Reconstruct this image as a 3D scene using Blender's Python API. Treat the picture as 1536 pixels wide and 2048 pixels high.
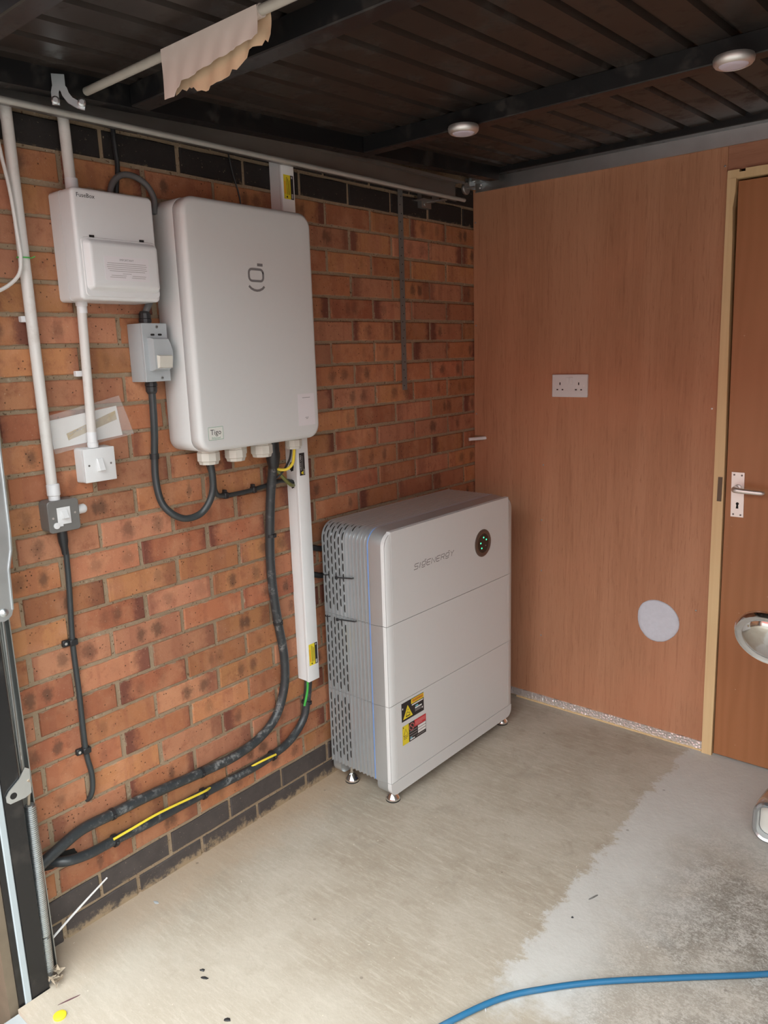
import bpy, bmesh, math, random
from mathutils import Vector, Matrix

# ---------------------------------------------------------------- clear
for o in list(bpy.data.objects):
    bpy.data.objects.remove(o, do_unlink=True)
scene = bpy.context.scene
COL = scene.collection
random.seed(7)

# ---------------------------------------------------------------- camera
cam_data = bpy.data.cameras.new('camera')
cam_data.sensor_fit = 'HORIZONTAL'
cam_data.sensor_width = 36.0
cam_data.lens = 1521.59 / 1536.0 * 36.0
cam_data.clip_start = 0.02
cam = bpy.data.objects.new('camera', cam_data)
COL.objects.link(cam)
rt = Vector((0.7671304, 0.6407620, -0.0305766))
dn = Vector((0.1083257, -0.1763751, -0.9783442))
fw = Vector((-0.6322788, 0.7472054, -0.2047137))
m = Matrix.Identity(4)
for i in range(3):
    m[i][0] = rt[i]; m[i][1] = -dn[i]; m[i][2] = -fw[i]
m.translation = (1.8266, -2.7824, 1.5197)
cam.matrix_world = m
scene.camera = cam

# ---------------------------------------------------------------- world: overcast sky seen through the open garage front
world = bpy.data.worlds.new('overcast_sky')
scene.world = world
world.use_nodes = True
wt = world.node_tree
bg = wt.nodes['Background']
bg.inputs['Color'].default_value = (0.915, 0.975, 0.975, 1)
SKY = 5.6          # standard overcast sky: zenith three times as bright as the horizon
w_tc = wt.nodes.new('ShaderNodeTexCoord'); w_sp = wt.nodes.new('ShaderNodeSeparateXYZ')
wt.links.new(w_tc.outputs['Generated'], w_sp.inputs[0])
w_mx = wt.nodes.new('ShaderNodeMath'); w_mx.operation = 'MAXIMUM'; w_mx.inputs[1].default_value = 0.0
wt.links.new(w_sp.outputs['Z'], w_mx.inputs[0])
w_ma = wt.nodes.new('ShaderNodeMath'); w_ma.operation = 'MULTIPLY_ADD'
w_ma.inputs[1].default_value = SKY*2/3; w_ma.inputs[2].default_value = SKY/3
wt.links.new(w_mx.outputs[0], w_ma.inputs[0]); wt.links.new(w_ma.outputs[0], bg.inputs['Strength'])
scene.view_settings.view_transform = 'Standard'
scene.view_settings.look = 'None'
scene.view_settings.gamma = 1.0
scene.view_settings.exposure = 0.68
scene.view_settings.use_curve_mapping = False

# ================================================================ helpers
def tag(o, label=None, cat=None, group=None, kind=None):
    if label: o['label'] = label
    if cat: o['category'] = cat
    if group: o['group'] = group
    if kind: o['kind'] = kind
    return o

class B:
    """collects geometry for one mesh"""
    def __init__(s): s.v = []; s.f = []
    def add(s, vs, fs):
        n = len(s.v); s.v += [tuple(p) for p in vs]; s.f += [[i + n for i in f] for f in fs]; return s
    def box(s, x0, x1, y0, y1, z0, z1):
        return s.add([(x0,y0,z0),(x1,y0,z0),(x1,y1,z0),(x0,y1,z0),(x0,y0,z1),(x1,y0,z1),(x1,y1,z1),(x0,y1,z1)],
                     [(0,3,2,1),(4,5,6,7),(0,1,5,4),(1,2,6,5),(2,3,7,6),(3,0,4,7)])
    def bm(s, b):
        b.verts.ensure_lookup_table()
        for i, v in enumerate(b.verts): v.index = i
        s.add([v.co[:] for v in b.verts], [[v.index for v in f.verts] for f in b.faces]); b.free(); return s
    def rbox(s, x0, x1, y0, y1, z0, z1, r, seg=2):
        t = B().box(x0, x1, y0, y1, z0, z1); b = bmesh.new()
        vs = [b.verts.new(p) for p in t.v]
        for f in t.f: b.faces.new([vs[i] for i in f])
        bmesh.ops.bevel(b, geom=list(b.edges), offset=r, segments=seg, profile=0.5, affect='EDGES')
        return s.bm(b)
    def loft(s, loops, cap0=True, cap1=True, closed=True):
        n = len(loops[0]); base = len(s.v)
        for L in loops: s.v += [tuple(p) for p in L]
        for k in range(len(loops) - 1):
            for i in range(n if closed else n - 1):
                j = (i + 1) % n
                s.f.append([base + k*n + i, base + k*n + j, base + (k+1)*n + j, base + (k+1)*n + i])
        if cap0: s.f.append([base + i for i in range(n)][::-1])
        if cap1: s.f.append([base + (len(loops)-1)*n + i for i in range(n)])
        return s
    def rprism(s, axis, layers, rect, r, seg=5):
        """stack of rounded rectangles along an axis; layers = [(a, inset)]"""
        b0, b1, c0, c1 = rect
        loops = []
        for a, ins in layers:
            rr = max(r - ins, 0.0004); L = []
            for cx, cy, a0 in ((b1-ins-rr, c1-ins-rr, 0), (b0+ins+rr, c1-ins-rr, 90), (b0+ins+rr, c0+ins+rr, 180), (b1-ins-rr, c0+ins+rr, 270)):
                for k in range(seg + 1):
                    t = math.radians(a0 + 90*k/seg)
                    p, q = cx + rr*math.cos(t), cy + rr*math.sin(t)
                    L.append((a, p, q) if axis == 'x' else (p, a, q) if axis == 'y' else (p, q, a))
            loops.append(L)
        return s.loft(loops)
    def tube(s, pts, r, n=10, smooth=0, cap=True):
        P = [Vector(p) for p in pts]
        R = list(r) if isinstance(r, (list, tuple)) else [r]*len(P)
        if smooth:
            Q = []; RR = []
            for i in range(len(P) - 1):
                p0 = P[max(i-1, 0)]; p1 = P[i]; p2 = P[i+1]; p3 = P[min(i+2, len(P)-1)]
                for k in range(smooth):
                    t = k/smooth
                    Q.append(0.5*((2*p1) + (p2-p0)*t + (2*p0-5*p1+4*p2-p3)*t*t + (3*p1-p0-3*p2+p3)*t**3)); RR.append(R[i]*(1-t)+R[i+1]*t)
            Q.append(P[-1]); RR.append(R[-1]); P, R = Q, RR
        loops = []; up = None
        for i, p in enumerate(P):
            d = (P[min(i+1, len(P)-1)] - P[max(i-1, 0)]).normalized()
            if up is None:
                up = Vector((0,0,1)) if abs(d.z) < 0.9 else Vector((1,0,0))
            up = (up - d*up.dot(d)).normalized(); sd = d.cross(up)
            loops.append([p + (up*math.cos(2*math.pi*k/n) + sd*math.sin(2*math.pi*k/n))*R[i] for k in range(n)])
        return s.loft(loops, cap, cap)
    def cyl(s, p0, p1, r0, r1=None, n=16):
        return s.tube([p0, p1], [r0, r0 if r1 is None else r1], n)
    def lathe(s, o, axis, prof, n=24):
        """prof = [(distance along axis, radius)]"""
        o = Vector(o); a = Vector(axis).normalized()
        u = a.orthogonal().normalized(); w = a.cross(u)
        loops = [[o + a*h + (u*math.cos(2*math.pi*k/n) + w*math.sin(2*math.pi*k/n))*max(r, 1e-5) for k in range(n)] for h, r in prof]
        return s.loft(loops)
    def prism(s, o, u, w, pts, d):
        """flat polygon pts in the (u,w) frame at o, thickened by vector d"""
        o, u, w, d = Vector(o), Vector(u), Vector(w), Vector(d)
        a = [o + u*p[0] + w*p[1] for p in pts]
        return s.loft([a, [p + d for p in a]])
    def ribbon(s, o, u, w, pts, width, d):
        """polyline stroke of constant width on a plane"""
        o, u, w, d = Vector(o), Vector(u), Vector(w), Vector(d)
        n = len(pts); L = []; Rr = []
        for i in range(n):
            a = Vector(pts[max(i-1, 0)]); c = Vector(pts[min(i+1, n-1)])
            t = (c - a)
            if t.length < 1e-9: t = Vector((1, 0))
            t.normalize(); nn = Vector((-t.y, t.x))
            p = Vector(pts[i]); L.append(p + nn*width/2); Rr.append(p - nn*width/2)
        for i in range(n - 1):
            s.prism(o, u, w, [L[i], L[i+1], Rr[i+1], Rr[i]], d)
        return s
    def text(s, body, o, u, w, size, d, align='LEFT', squeeze=1.0, shear=0.0):
        cu = bpy.data.curves.new('lettering', 'FONT'); cu.body = body; cu.size = size; cu.align_x = align
        cu.resolution_u = 2; cu.shear = shear
        ob = bpy.data.objects.new('lettering', cu); COL.objects.link(ob)
        dg = bpy.context.evaluated_depsgraph_get(); dg.update()
        me = bpy.data.meshes.new_from_object(ob.evaluated_get(dg))
        o, u, w, d = Vector(o), Vector(u), Vector(w), Vector(d)
        s.add([o + u*v.co.x*squeeze + w*v.co.y + d for v in me.vertices], [list(p.vertices) for p in me.polygons])
        bpy.data.objects.remove(ob, do_unlink=True); bpy.data.curves.remove(cu); bpy.data.meshes.remove(me)
        return s

def build(name, b, mat, loc=(0,0,0), parent=None, smooth=40, local=False, recalc=True):
    me = bpy.data.meshes.new(name)
    off = Vector((0,0,0)) if local else Vector(loc)
    me.from_pydata([tuple(Vector(p) - off) for p in b.v], [], b.f)
    if recalc:
        bb = bmesh.new(); bb.from_mesh(me); bmesh.ops.recalc_face_normals(bb, faces=bb.faces); bb.to_mesh(me); bb.free()
    me.materials.append(mat)
    if smooth:
        me.shade_smooth(); me.set_sharp_from_angle(angle=math.radians(smooth))
    o = bpy.data.objects.new(name, me); COL.objects.link(o)
    if parent is not None: o.parent = parent
    else: o.location = loc
    return o

class Thing:
    def __init__(s, name, loc, label, cat, group=None, rotz=0.0, local=False, kind=None):
        s.loc = Vector(loc); s.local = local
        s.o = bpy.data.objects.new(name, None); s.o.empty_display_size = 0.05
        COL.objects.link(s.o); s.o.location = loc; s.o.rotation_euler = (0, 0, rotz)
        tag(s.o, label, cat, group, kind)
    def part(s, name, b, mat, sub=None, smooth=40, label=None):
        o = build(name, b, mat, s.loc, sub or s.o, smooth, s.local)
        if label: o['label'] = label
        return o

def single(name, b, mat, loc, label, cat, group=None, smooth=40, kind=None):
    return tag(build(name, b, mat, loc, None, smooth), label, cat, group, kind)

# ================================================================ materials
class N:
    def __init__(s, name):
        s.m = bpy.data.materials.new(name); s.m.use_nodes = True
        s.t = s.m.node_tree; s.p = s.t.nodes['Principled BSDF']
    def n(s, t, **kw):
        x = s.t.nodes.new(t)
        for k, v in kw.items(): setattr(x, k, v)
        return x
    def l(s, a, b): s.t.links.new(a, b)
    def val(s, inp, v):
        if isinstance(v, bpy.types.NodeSocket): s.l(v, inp)
        else: inp.default_value = v
    def math(s, op, a, b=0.0, c=None, clamp=False):
        x = s.n('ShaderNodeMath', operation=op, use_clamp=clamp); s.val(x.inputs[0], a); s.val(x.inputs[1], b)
        if c is not None: s.val(x.inputs[2], c)
        return x.outputs[0]
    def step(s, v, a, b, lo=0.0, hi=1.0):
        x = s.n('ShaderNodeMapRange', interpolation_type='SMOOTHSTEP'); s.val(x.inputs[0], v)
        s.val(x.inputs[1], a); s.val(x.inputs[2], b); s.val(x.inputs[3], lo); s.val(x.inputs[4], hi); return x.outputs[0]
    def obj(s): return s.n('ShaderNodeTexCoord').outputs['Object']
    def xyz(s, v):
        x = s.n('ShaderNodeSeparateXYZ'); s.l(v, x.inputs[0]); return x.outputs
    def mapping(s, v, scale=(1,1,1), loc=(0,0,0), rot=(0,0,0)):
        x = s.n('ShaderNodeMapping'); s.l(v, x.inputs[0]); x.inputs['Scale'].default_value = scale
        x.inputs['Location'].default_value = loc; x.inputs['Rotation'].default_value = rot; return x.outputs[0]
    def vadd(s, a, b):
        x = s.n('ShaderNodeVectorMath', operation='ADD'); s.l(a, x.inputs[0]); s.val(x.inputs[1], b); return x.outputs[0]
    def noise(s, v, scale, detail=3.0, rough=0.55, dist=0.0):
        x = s.n('ShaderNodeTexNoise'); s.l(v, x.inputs['Vector']); x.inputs['Scale'].default_value = scale
        x.inputs['Detail'].default_value = detail; x.inputs['Roughness'].default_value = rough; x.inputs['Distortion'].default_value = dist
        return x.outputs['Fac']
    def voro(s, v, scale, feature='F1'):
        x = s.n('ShaderNodeTexVoronoi', feature=feature); s.l(v, x.inputs['Vector']); x.inputs['Scale'].default_value = scale
        return x.outputs['Distance']
    def mix(s, f, a, b, blend='MIX'):
        x = s.n('ShaderNodeMix', data_type='RGBA', blend_type=blend)
        s.val(x.inputs[0], f)
        for i, v in ((6, a), (7, b)):
            if isinstance(v, bpy.types.NodeSocket): s.l(v, x.inputs[i])
            else: x.inputs[i].default_value = (*v, 1) if len(v) == 3 else v
        return x.outputs[2]
    def out(s, col=None, rough=0.6, metal=0.0, bump=None, bs=0.3, bd=0.002, spec=None):
        if col is not None:
            if isinstance(col, bpy.types.NodeSocket): s.l(col, s.p.inputs['Base Color'])
            else: s.p.inputs['Base Color'].default_value = (*col, 1)
        s.val(s.p.inputs['Roughness'], rough); s.val(s.p.inputs['Metallic'], metal)
        if spec is not None: s.p.inputs['Specular IOR Level'].default_value = spec
        if bump is not None:
            b = s.n('ShaderNodeBump'); b.inputs['Strength'].default_value = bs; b.inputs['Distance'].default_value = bd
            s.l(bump, b.inputs['Height']); s.l(b.outputs[0], s.p.inputs['Normal'])
        return s.m

def plain(name, col, rough=0.5, metal=0.0, var=0.06, scale=40.0, bump=0.0, spec=None):
    k = N(name); o = k.obj(); f = k.noise(o, scale, 3)
    d = tuple(c*(1-var) for c in col); e = tuple(min(1, c*(1+var)) for c in col)
    c = k.mix(f, d, e)
    return k.out(c, rough, metal, f if bump else None, bump, 0.001, spec)

def dirty(name, col, dirt, rough=0.4, metal=0.0, amount=0.5, scale=25.0):
    k = N(name); o = k.obj(); f = k.step(k.noise(o, scale, 5, 0.65), 0.5, 0.75)
    f = k.math('MULTIPLY', f, amount)
    return k.out(k.mix(f, col, dirt), k.math('ADD', f, rough), metal)

def scuffed(name, col, scuff, rough=0.42):
    k = N(name); o = k.obj()
    f1 = k.step(k.noise(o, 38, 6, 0.75), 0.50, 0.72); f2 = k.step(k.noise(o, 9, 3), 0.35, 0.7)
    f = k.math('MULTIPLY', k.math('MULTIPLY', f1, f2), 0.9)
    return k.out(k.mix(f, col, scuff), k.math('ADD', f, rough), 0)

# --- bricks: kiss marks, dark ends, pores; obj.color carries per-brick variation
def brick_material():
    k = N('rustic_brick'); o = k.obj(); info = k.n('ShaderNodeObjectInfo')
    rnd = info.outputs['Random']; cs = k.n('ShaderNodeSeparateColor'); k.l(info.outputs['Color'], cs.inputs[0])
    hue, spot, ends = cs.outputs[0], cs.outputs[1], cs.outputs[2]
    h1 = k.math('FRACT', k.math('MULTIPLY', rnd, 17.31)); h2 = k.math('FRACT', k.math('MULTIPLY', rnd, 57.73)); h3 = k.math('FRACT', k.math('MULTIPLY', rnd, 131.17))
    cmb = k.n('ShaderNodeCombineXYZ')
    for i, mlt in enumerate((37.0, 91.0, 53.0)): k.l(k.math('MULTIPLY', rnd, mlt), cmb.inputs[i])
    v = k.vadd(o, cmb.outputs[0])
    x, y, z = k.xyz(o)
    base = k.mix(hue, (0.40, 0.125, 0.055), (0.475, 0.205, 0.070))
    base = k.mix(k.math('MULTIPLY', k.step(h3, 0.6, 0.95), 0.8), base, (0.49, 0.205, 0.112))
    base = k.mix(k.math('MULTIPLY', k.step(k.noise(v, 11, 5, 0.6), 0.42, 0.72), 0.75), base, (0.53, 0.235, 0.115))
    base = k.mix(k.math('MULTIPLY', k.step(k.noise(v, 24, 6, 0.75), 0.48, 0.78), 0.85), base, (0.27, 0.085, 0.042))
    # vertical press bands
    band = k.step(k.noise(k.mapping(v, (1, 1, 0.03)), 21, 2), 0.52, 0.60)
    base = k.mix(k.math('MULTIPLY', band, 0.30), base, (0.30, 0.095, 0.050))
    # dark ends
    wob = k.math('MULTIPLY', k.math('SUBTRACT', k.noise(v, 45, 4, 0.7), 0.5), 0.05)
    ye = k.math('ADD', k.math('ABSOLUTE', k.math('ADD', y, k.math('MULTIPLY', k.math('SUBTRACT', h1, 0.5), 0.05))), wob)
    e = k.math('MULTIPLY', k.step(ye, 0.070, 0.105), ends)
    base = k.mix(k.math('MULTIPLY', e, 0.85), base, (0.150, 0.045, 0.032))
    # kiss marks of uneven size and place
    def mark(yc, ry, st):
        dy = k.math('DIVIDE', k.math('SUBTRACT', y, yc), ry); dzz = k.math('DIVIDE', z, 0.026)
        d = k.math('SQRT', k.math('ADD', k.math('MULTIPLY', dy, dy), k.math('MULTIPLY', dzz, dzz)))
        d = k.math('ADD', d, k.math('MULTIPLY', k.math('SUBTRACT', k.noise(v, 55, 5, 0.75), 0.5), 2.0))
        return k.math('MULTIPLY', k.step(d, 1.25, 0.25), st)
    s1 = mark(k.math('ADD', -0.068, k.math('MULTIPLY', h1, 0.07)), k.math('ADD', 0.011, k.math('MULTIPLY', h2, 0.013)), k.math('MULTIPLY', spot, k.step(h3, 0.05, 0.5)))
    s2 = mark(k.math('ADD', 0.0, k.math('MULTIPLY', h2, 0.075)), k.math('ADD', 0.011, k.math('MULTIPLY', h3, 0.014)), k.math('MULTIPLY', spot, k.step(h1, 0.1, 0.6)))
    sp = k.math('MAXIMUM', s1, s2)
    base = k.mix(k.math('MULTIPLY', sp, 0.72), base, (0.105, 0.056, 0.036))
    # pores
    por = k.step(k.voro(v, 82), 0.19, 0.07)
    por = k.math('MULTIPLY', por, k.step(k.noise(v, 20, 2), 0.46, 0.60))
    base = k.mix(por, base, (0.06, 0.03, 0.02))
    # pale efflorescence and scratches
    sm = k.step(k.noise(v, 30, 7, 0.75), 0.64, 0.78)
    base = k.mix(k.math('MULTIPLY', sm, 0.55), base, (0.56, 0.42, 0.30))
    fleck = k.step(k.noise(v, 170, 2, 0.6), 0.68, 0.75)
    base = k.mix(k.math('MULTIPLY', fleck, 0.5), base, (0.60, 0.40, 0.26))
    # mortar smeared over the arrises
    wz = k.math('MULTIPLY', k.math('SUBTRACT', k.noise(v, 40, 5, 0.7), 0.5), 0.016)
    ez = k.step(k.math('ADD', k.math('ABSOLUTE', z), wz), 0.0315, 0.0335)
    ey = k.step(k.math('ADD', k.math('ABSOLUTE', y), wz), 0.1060, 0.1085)
    base = k.mix(k.math('MULTIPLY', k.math('MAXIMUM', ez, ey), 0.8), base, (0.36, 0.27, 0.18))
    hsv = k.n('ShaderNodeHueSaturation'); k.l(base, hsv.inputs['Color']); k.l(k.math('ADD', 0.80, k.math('MULTIPLY', h2, 0.34)), hsv.inputs['Value'])
    hsv.inputs['Saturation'].default_value = 0.94
    hgt = k.math('ADD', k.noise(v, 80, 6, 0.75), k.math('MULTIPLY', por, -0.7))
    return k.out(hsv.outputs[0], 0.82, 0, hgt, 0.7, 0.003, 0.3)

def dark_brick_material(name, smear, dark=1.0):
    k = N(name); o = k.obj(); info = k.n('ShaderNodeObjectInfo'); rnd = info.outputs['Random']
    cmb = k.n('ShaderNodeCombineXYZ')
    for i, mlt in enumerate((37.0, 91.0, 53.0)): k.l(k.math('MULTIPLY', rnd, mlt), cmb.inputs[i])
    v = k.vadd(o, cmb.outputs[0])
    base = k.mix(k.noise(v, 20, 4), (0.045*dark, 0.039*dark, 0.038*dark), (0.100*dark, 0.084*dark, 0.078*dark))
    speck = k.step(k.noise(v, 110, 3, 0.7), 0.66, 0.72)
    base = k.mix(k.math('MULTIPLY', speck, 0.6), base, (0.42, 0.33, 0.22))
    x, y, z = k.xyz(o)
    low = k.math('ADD', k.math('MULTIPLY', z, -6.0), k.math('ADD', k.math('MULTIPLY', k.noise(v, 16, 6, 0.7), 0.7), k.math('MULTIPLY', k.noise(v, 75, 5, 0.75), 0.35)))
    sm = k.step(low, 0.72 - smear, 0.90 - smear)
    base = k.mix(k.math('MULTIPLY', sm, 0.9), base, (0.36, 0.27, 0.17))
    return k.out(base, 0.7, 0, k.noise(v, 70, 5, 0.7), 0.5, 0.003, 0.35)

def mortar_material():
    k = N('sandy_mortar'); o = k.obj()
    c = k.mix(k.noise(o, 7, 4), (0.30, 0.215, 0.135), (0.43, 0.335, 0.235))
    c = k.mix(k.step(k.noise(o, 60, 5, 0.7), 0.55, 0.75), c, (0.50, 0.41, 0.30))
    c = k.mix(k.step(k.noise(o, 140, 2), 0.62, 0.7), c, (0.16, 0.10, 0.06))
    return k.out(c, 0.92, 0, k.noise(o, 60, 6, 0.75), 0.9, 0.006, 0.2)

def floor_material():
    k = N('worn_concrete'); o = k.obj(); x, y, z = k.xyz(o)
    n1 = k.noise(o, 3.0, 5, 0.6); n2 = k.noise(o, 14, 6, 0.65); n3 = k.noise(o, 60, 5, 0.7)
    st = k.noise(k.mapping(o, (7, 46, 1), rot=(0, 0, 0.12)), 1.6, 6, 0.8, 0.25)
    beige = k.mix(k.step(n1, 0.35, 0.68), (0.375, 0.322, 0.252), (0.455, 0.405, 0.335))
    beige = k.mix(k.math('MULTIPLY', k.step(st, 0.46, 0.66), 0.65), beige, (0.525, 0.475, 0.40))
    beige = k.mix(k.math('MULTIPLY', k.step(n2, 0.52, 0.72), 0.45), beige, (0.30, 0.245, 0.18))
    beige = k.mix(k.math('MULTIPLY', k.step(k.noise(o, 33, 6, 0.8), 0.54, 0.70), 0.42), beige, (0.32, 0.265, 0.20))
    beige = k.mix(k.math('MULTIPLY', k.step(k.noise(o, 7, 6, 0.7, 0.6), 0.55, 0.70), 0.35), beige, (0.31, 0.275, 0.225))
    beige = k.mix(k.math('MULTIPLY', k.step(k.noise(o, 120, 4, 0.7), 0.56, 0.70), 0.30), beige, (0.58, 0.53, 0.46))
    # orange brick dust beside the wall
    dust = k.math('MULTIPLY', k.step(k.math('ADD', x, k.math('MULTIPLY', n2, 0.16)), 0.30, 0.08), 0.75)
    beige = k.mix(dust, beige, (0.48, 0.335, 0.22))
    # paler tone towards the door mouth
    mouth_tone = k.step(k.math('ADD', y, k.math('MULTIPLY', n1, -0.9)), -1.6, -2.4)
    beige = k.mix(k.math('MULTIPLY', mouth_tone, 0.3), beige, (0.53, 0.48, 0.41))
    # pale strip with a jagged edge where a run of dust begins
    jag = k.math('MULTIPLY', k.math('SUBTRACT', k.noise(k.mapping(o, (0.6, 1, 1)), 9, 5, 0.6), 0.5), 0.20)
    xs = k.math('ADD', x, jag)
    fine = k.math('MULTIPLY', k.math('SUBTRACT', n3, 0.5), 0.10)
    white = k.step(k.math('ADD', xs, fine), 0.962, 0.988)
    ylim = k.step(k.math('ADD', y, k.math('MULTIPLY', k.math('SUBTRACT', n2, 0.5), 0.5)), -1.50, -1.34)
    white = k.math('MULTIPLY', white, ylim)
    pale = k.mix(n2, (0.50, 0.48, 0.45), (0.60, 0.585, 0.555))
    col = k.mix(white, beige, pale)
    # grey, rubbed patches further right
    g0 = k.step(k.math('ADD', x, k.math('MULTIPLY', k.math('SUBTRACT', n1, 0.5), 0.5)), 1.05, 1.32)
    n5 = k.noise(o, 120, 6, 0.75, 1.2); n6 = k.noise(k.mapping(o, (1, 2.2, 1), rot=(0, 0, 0.6)), 46, 5, 0.75, 2.0)
    gn = k.step(k.math('ADD', k.math('MULTIPLY', n5, 0.42), k.math('ADD', k.math('MULTIPLY', n6, 0.45), k.math('MULTIPLY', n2, 0.30))), 0.52, 0.68)
    grey = k.mix(gn, (0.200, 0.178, 0.148), (0.52, 0.49, 0.45))
    grey = k.mix(k.math('MULTIPLY', k.step(n1, 0.40, 0.62), 0.55), grey, (0.47, 0.415, 0.35))
    yfade = k.step(y, -0.25, -0.7)
    col = k.mix(k.math('MULTIPLY', k.math('MULTIPLY', g0, yfade), 0.95), col, grey)
    # crumbs and dark specks
    crumb = k.step(k.noise(o, 85, 3, 0.6), 0.70, 0.73)
    col = k.mix(k.math('MULTIPLY', crumb, 0.7), col, (0.75, 0.68, 0.57))
    spk = k.step(k.voro(o, 9), 0.050, 0.035)
    col = k.mix(k.math('MULTIPLY', spk, 0.45), col, (0.14, 0.11, 0.09))
    return k.out(col, 0.78, 0, k.math('ADD', n3, k.math('MULTIPLY', n2, 0.8)), 0.35, 0.003, 0.35)

def ply_material(name, a, b, c, along='z', sc=1.0):
    k = N(name); o = k.obj()
    def st(p, q): return (p*sc, p*sc, q) if along == 'z' else (q, p*sc, p*sc)
    g1 = k.noise(k.mapping(o, st(9, 0.6)), 1.0, 4, 0.6, 0.8)
    g2 = k.noise(k.mapping(o, st(85, 4.5)), 1.0, 5, 0.75, 0.5)
    g4 = k.noise(k.mapping(o, st(190, 16)), 1.0, 3, 0.7, 0.6)
    g3 = k.noise(o, 2.0, 5, 0.6)
    col = k.mix(k.step(g1, 0.25, 0.78), a, b)
    col = k.mix(k.math('MULTIPLY', k.step(g2, 0.50, 0.70), 0.42), col, c)
    col = k.mix(k.math('MULTIPLY', k.step(g4, 0.56, 0.72), 0.38), col, c)
    col = k.mix(k.math('MULTIPLY', k.step(g2, 0.46, 0.30), 0.35), col, tuple(v*1.22 for v in b))
    col = k.mix(k.math('MULTIPLY', k.step(g3, 0.45, 0.72), 0.45), col, (b[0]*1.12, b[1]*0.98, b[2]*0.95))
    fl = k.step(k.noise(o, 95, 2), 0.74, 0.77)
    col = k.mix(k.math('MULTIPLY', fl, 0.35), col, (0.66, 0.45, 0.30))
    return k.out(col, 0.62, 0, g2, 0.22, 0.001, 0.3)

def door_material():
    k = N('varnished_door_veneer'); o = k.obj()
    d = k.noise(k.mapping(o, (1.6, 1, 0.7)), 1.6, 3, 0.5)
    w = k.n('ShaderNodeTexWave', wave_type='BANDS', bands_direction='X'); k.l(k.mapping(o, (1, 1, 0.12)), w.inputs['Vector'])
    w.inputs['Scale'].default_value = 9; w.inputs['Distortion'].default_value = 12.0; w.inputs['Detail'].default_value = 3; w.inputs['Detail Scale'].default_value = 0.8
    col = k.mix(w.outputs['Fac'], (0.350, 0.146, 0.060), (0.385, 0.164, 0.070))
    col = k.mix(k.step(d, 0.4, 0.7), col, (0.43, 0.190, 0.085))
    fl = k.step(k.noise(o, 55, 2), 0.76, 0.79)
    col = k.mix(k.math('MULTIPLY', fl, 0.6), col, (0.62, 0.45, 0.30))
    return k.out(col, 0.42, 0, None, spec=0.4)

def pine_material():
    k = N('planed_pine'); o = k.obj()
    g = k.noise(k.mapping(o, (60, 60, 1.2)), 1.0, 4, 0.6, 0.4)
    col = k.mix(g, (0.67, 0.47, 0.235), (0.82, 0.63, 0.36))
    kn = k.step(k.voro(k.mapping(o, (6, 6, 3.1)), 1.0), 0.16, 0.10)
    col = k.mix(k.math('MULTIPLY', kn, 0.6), col, (0.42, 0.24, 0.09))
    return k.out(col, 0.6, 0, None)

def metal_material(name, col, rough, var=0.25, scale=14):
    k = N(name); o = k.obj()
    v = k.n('ShaderNodeTexVoronoi', feature='F1'); k.l(o, v.inputs['Vector']); v.inputs['Scale'].default_value = scale*4
    f = k.noise(o, scale, 5, 0.6)
    c = k.mix(f, tuple(q*(1-var) for q in col), col)
    return k.out(c, k.math('ADD', rough, k.math('MULTIPLY', f, 0.15)), 1.0)

BRICK = brick_material()
DBRICK = dark_brick_material('engineering_brick_clean', -0.02)
DBRICK2 = dark_brick_material('engineering_brick_smeared', 0.24)
TBRICK = dark_brick_material('black_brick', -0.02, 0.32)  # darker version of the engineering brick for the top courses
MORTAR = mortar_material()
FLOOR = floor_material()
PLY = ply_material('plywood_veneer', (0.418, 0.202, 0.112), (0.505, 0.260, 0.152), (0.240, 0.092, 0.047))
PLYH = ply_material('plywood_offcut', (0.34, 0.155, 0.092), (0.43, 0.21, 0.13), (0.25, 0.10, 0.055), along='x')
DOORM = door_material()
PINE = pine_material()
GALV = metal_material('galvanised_steel', (0.72, 0.76, 0.78), 0.32)
GALVD = metal_material('dull_galvanised_steel', (0.46, 0.47, 0.46), 0.42)
CHROME = metal_material('polished_chrome', (0.86, 0.86, 0.85), 0.05, 0.05)
SATIN = metal_material('satin_aluminium', (0.88, 0.875, 0.86), 0.40, 0.08)
SILVER = plain('silver_painted_casing', (0.50, 0.535, 0.555), 0.34, 0.62, 0.02)
BLACKSTEEL = dirty('black_painted_steel', (0.010, 0.010, 0.011), (0.075, 0.062, 0.05), 0.34, 0.0, 0.35, 18)
DOORSKIN = dirty('dark_brown_door_sheet', (0.024, 0.018, 0.015), (0.048, 0.034, 0.025), 0.42, 0.0, 0.4, 9)
WHITE = plain('white_powder_coat', (0.675, 0.695, 0.695), 0.42, 0, 0.012, 60)
FASCIA = plain('matt_white_fascia', (0.675, 0.70, 0.705), 0.40, 0, 0.012, 60)
WPLASTIC = plain('white_plastic', (0.74, 0.755, 0.765), 0.30, 0, 0.015)
PVC = dirty('white_pvc', (0.70, 0.68, 0.655), (0.36, 0.30, 0.24), 0.35, 0, 0.35, 22)
PVCW = plain('bright_pvc_fitting', (0.74, 0.75, 0.77), 0.35, 0, 0.02)
TRUNK = plain('white_trunking', (0.82, 0.85, 0.86), 0.33, 0, 0.02)
GREYP = plain('grey_plastic', (0.42, 0.455, 0.475), 0.42, 0, 0.03)
GREYM = plain('grey_metalclad_paint', (0.175, 0.172, 0.165), 0.42, 0.1, 0.06)
BLACKP = plain('black_plastic', (0.020, 0.021, 0.023), 0.42, 0, 0.2)
CABLE = scuffed('black_cable_sheath', (0.034, 0.039, 0.043), (0.34, 0.34, 0.33), 0.34)
CABLE2 = plain('charcoal_cable_sheath', (0.038, 0.045, 0.048), 0.36, 0, 0.2)
GREYCAB = plain('grey_cable_sheath', (0.13, 0.13, 0.13), 0.5, 0, 0.1)
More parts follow.
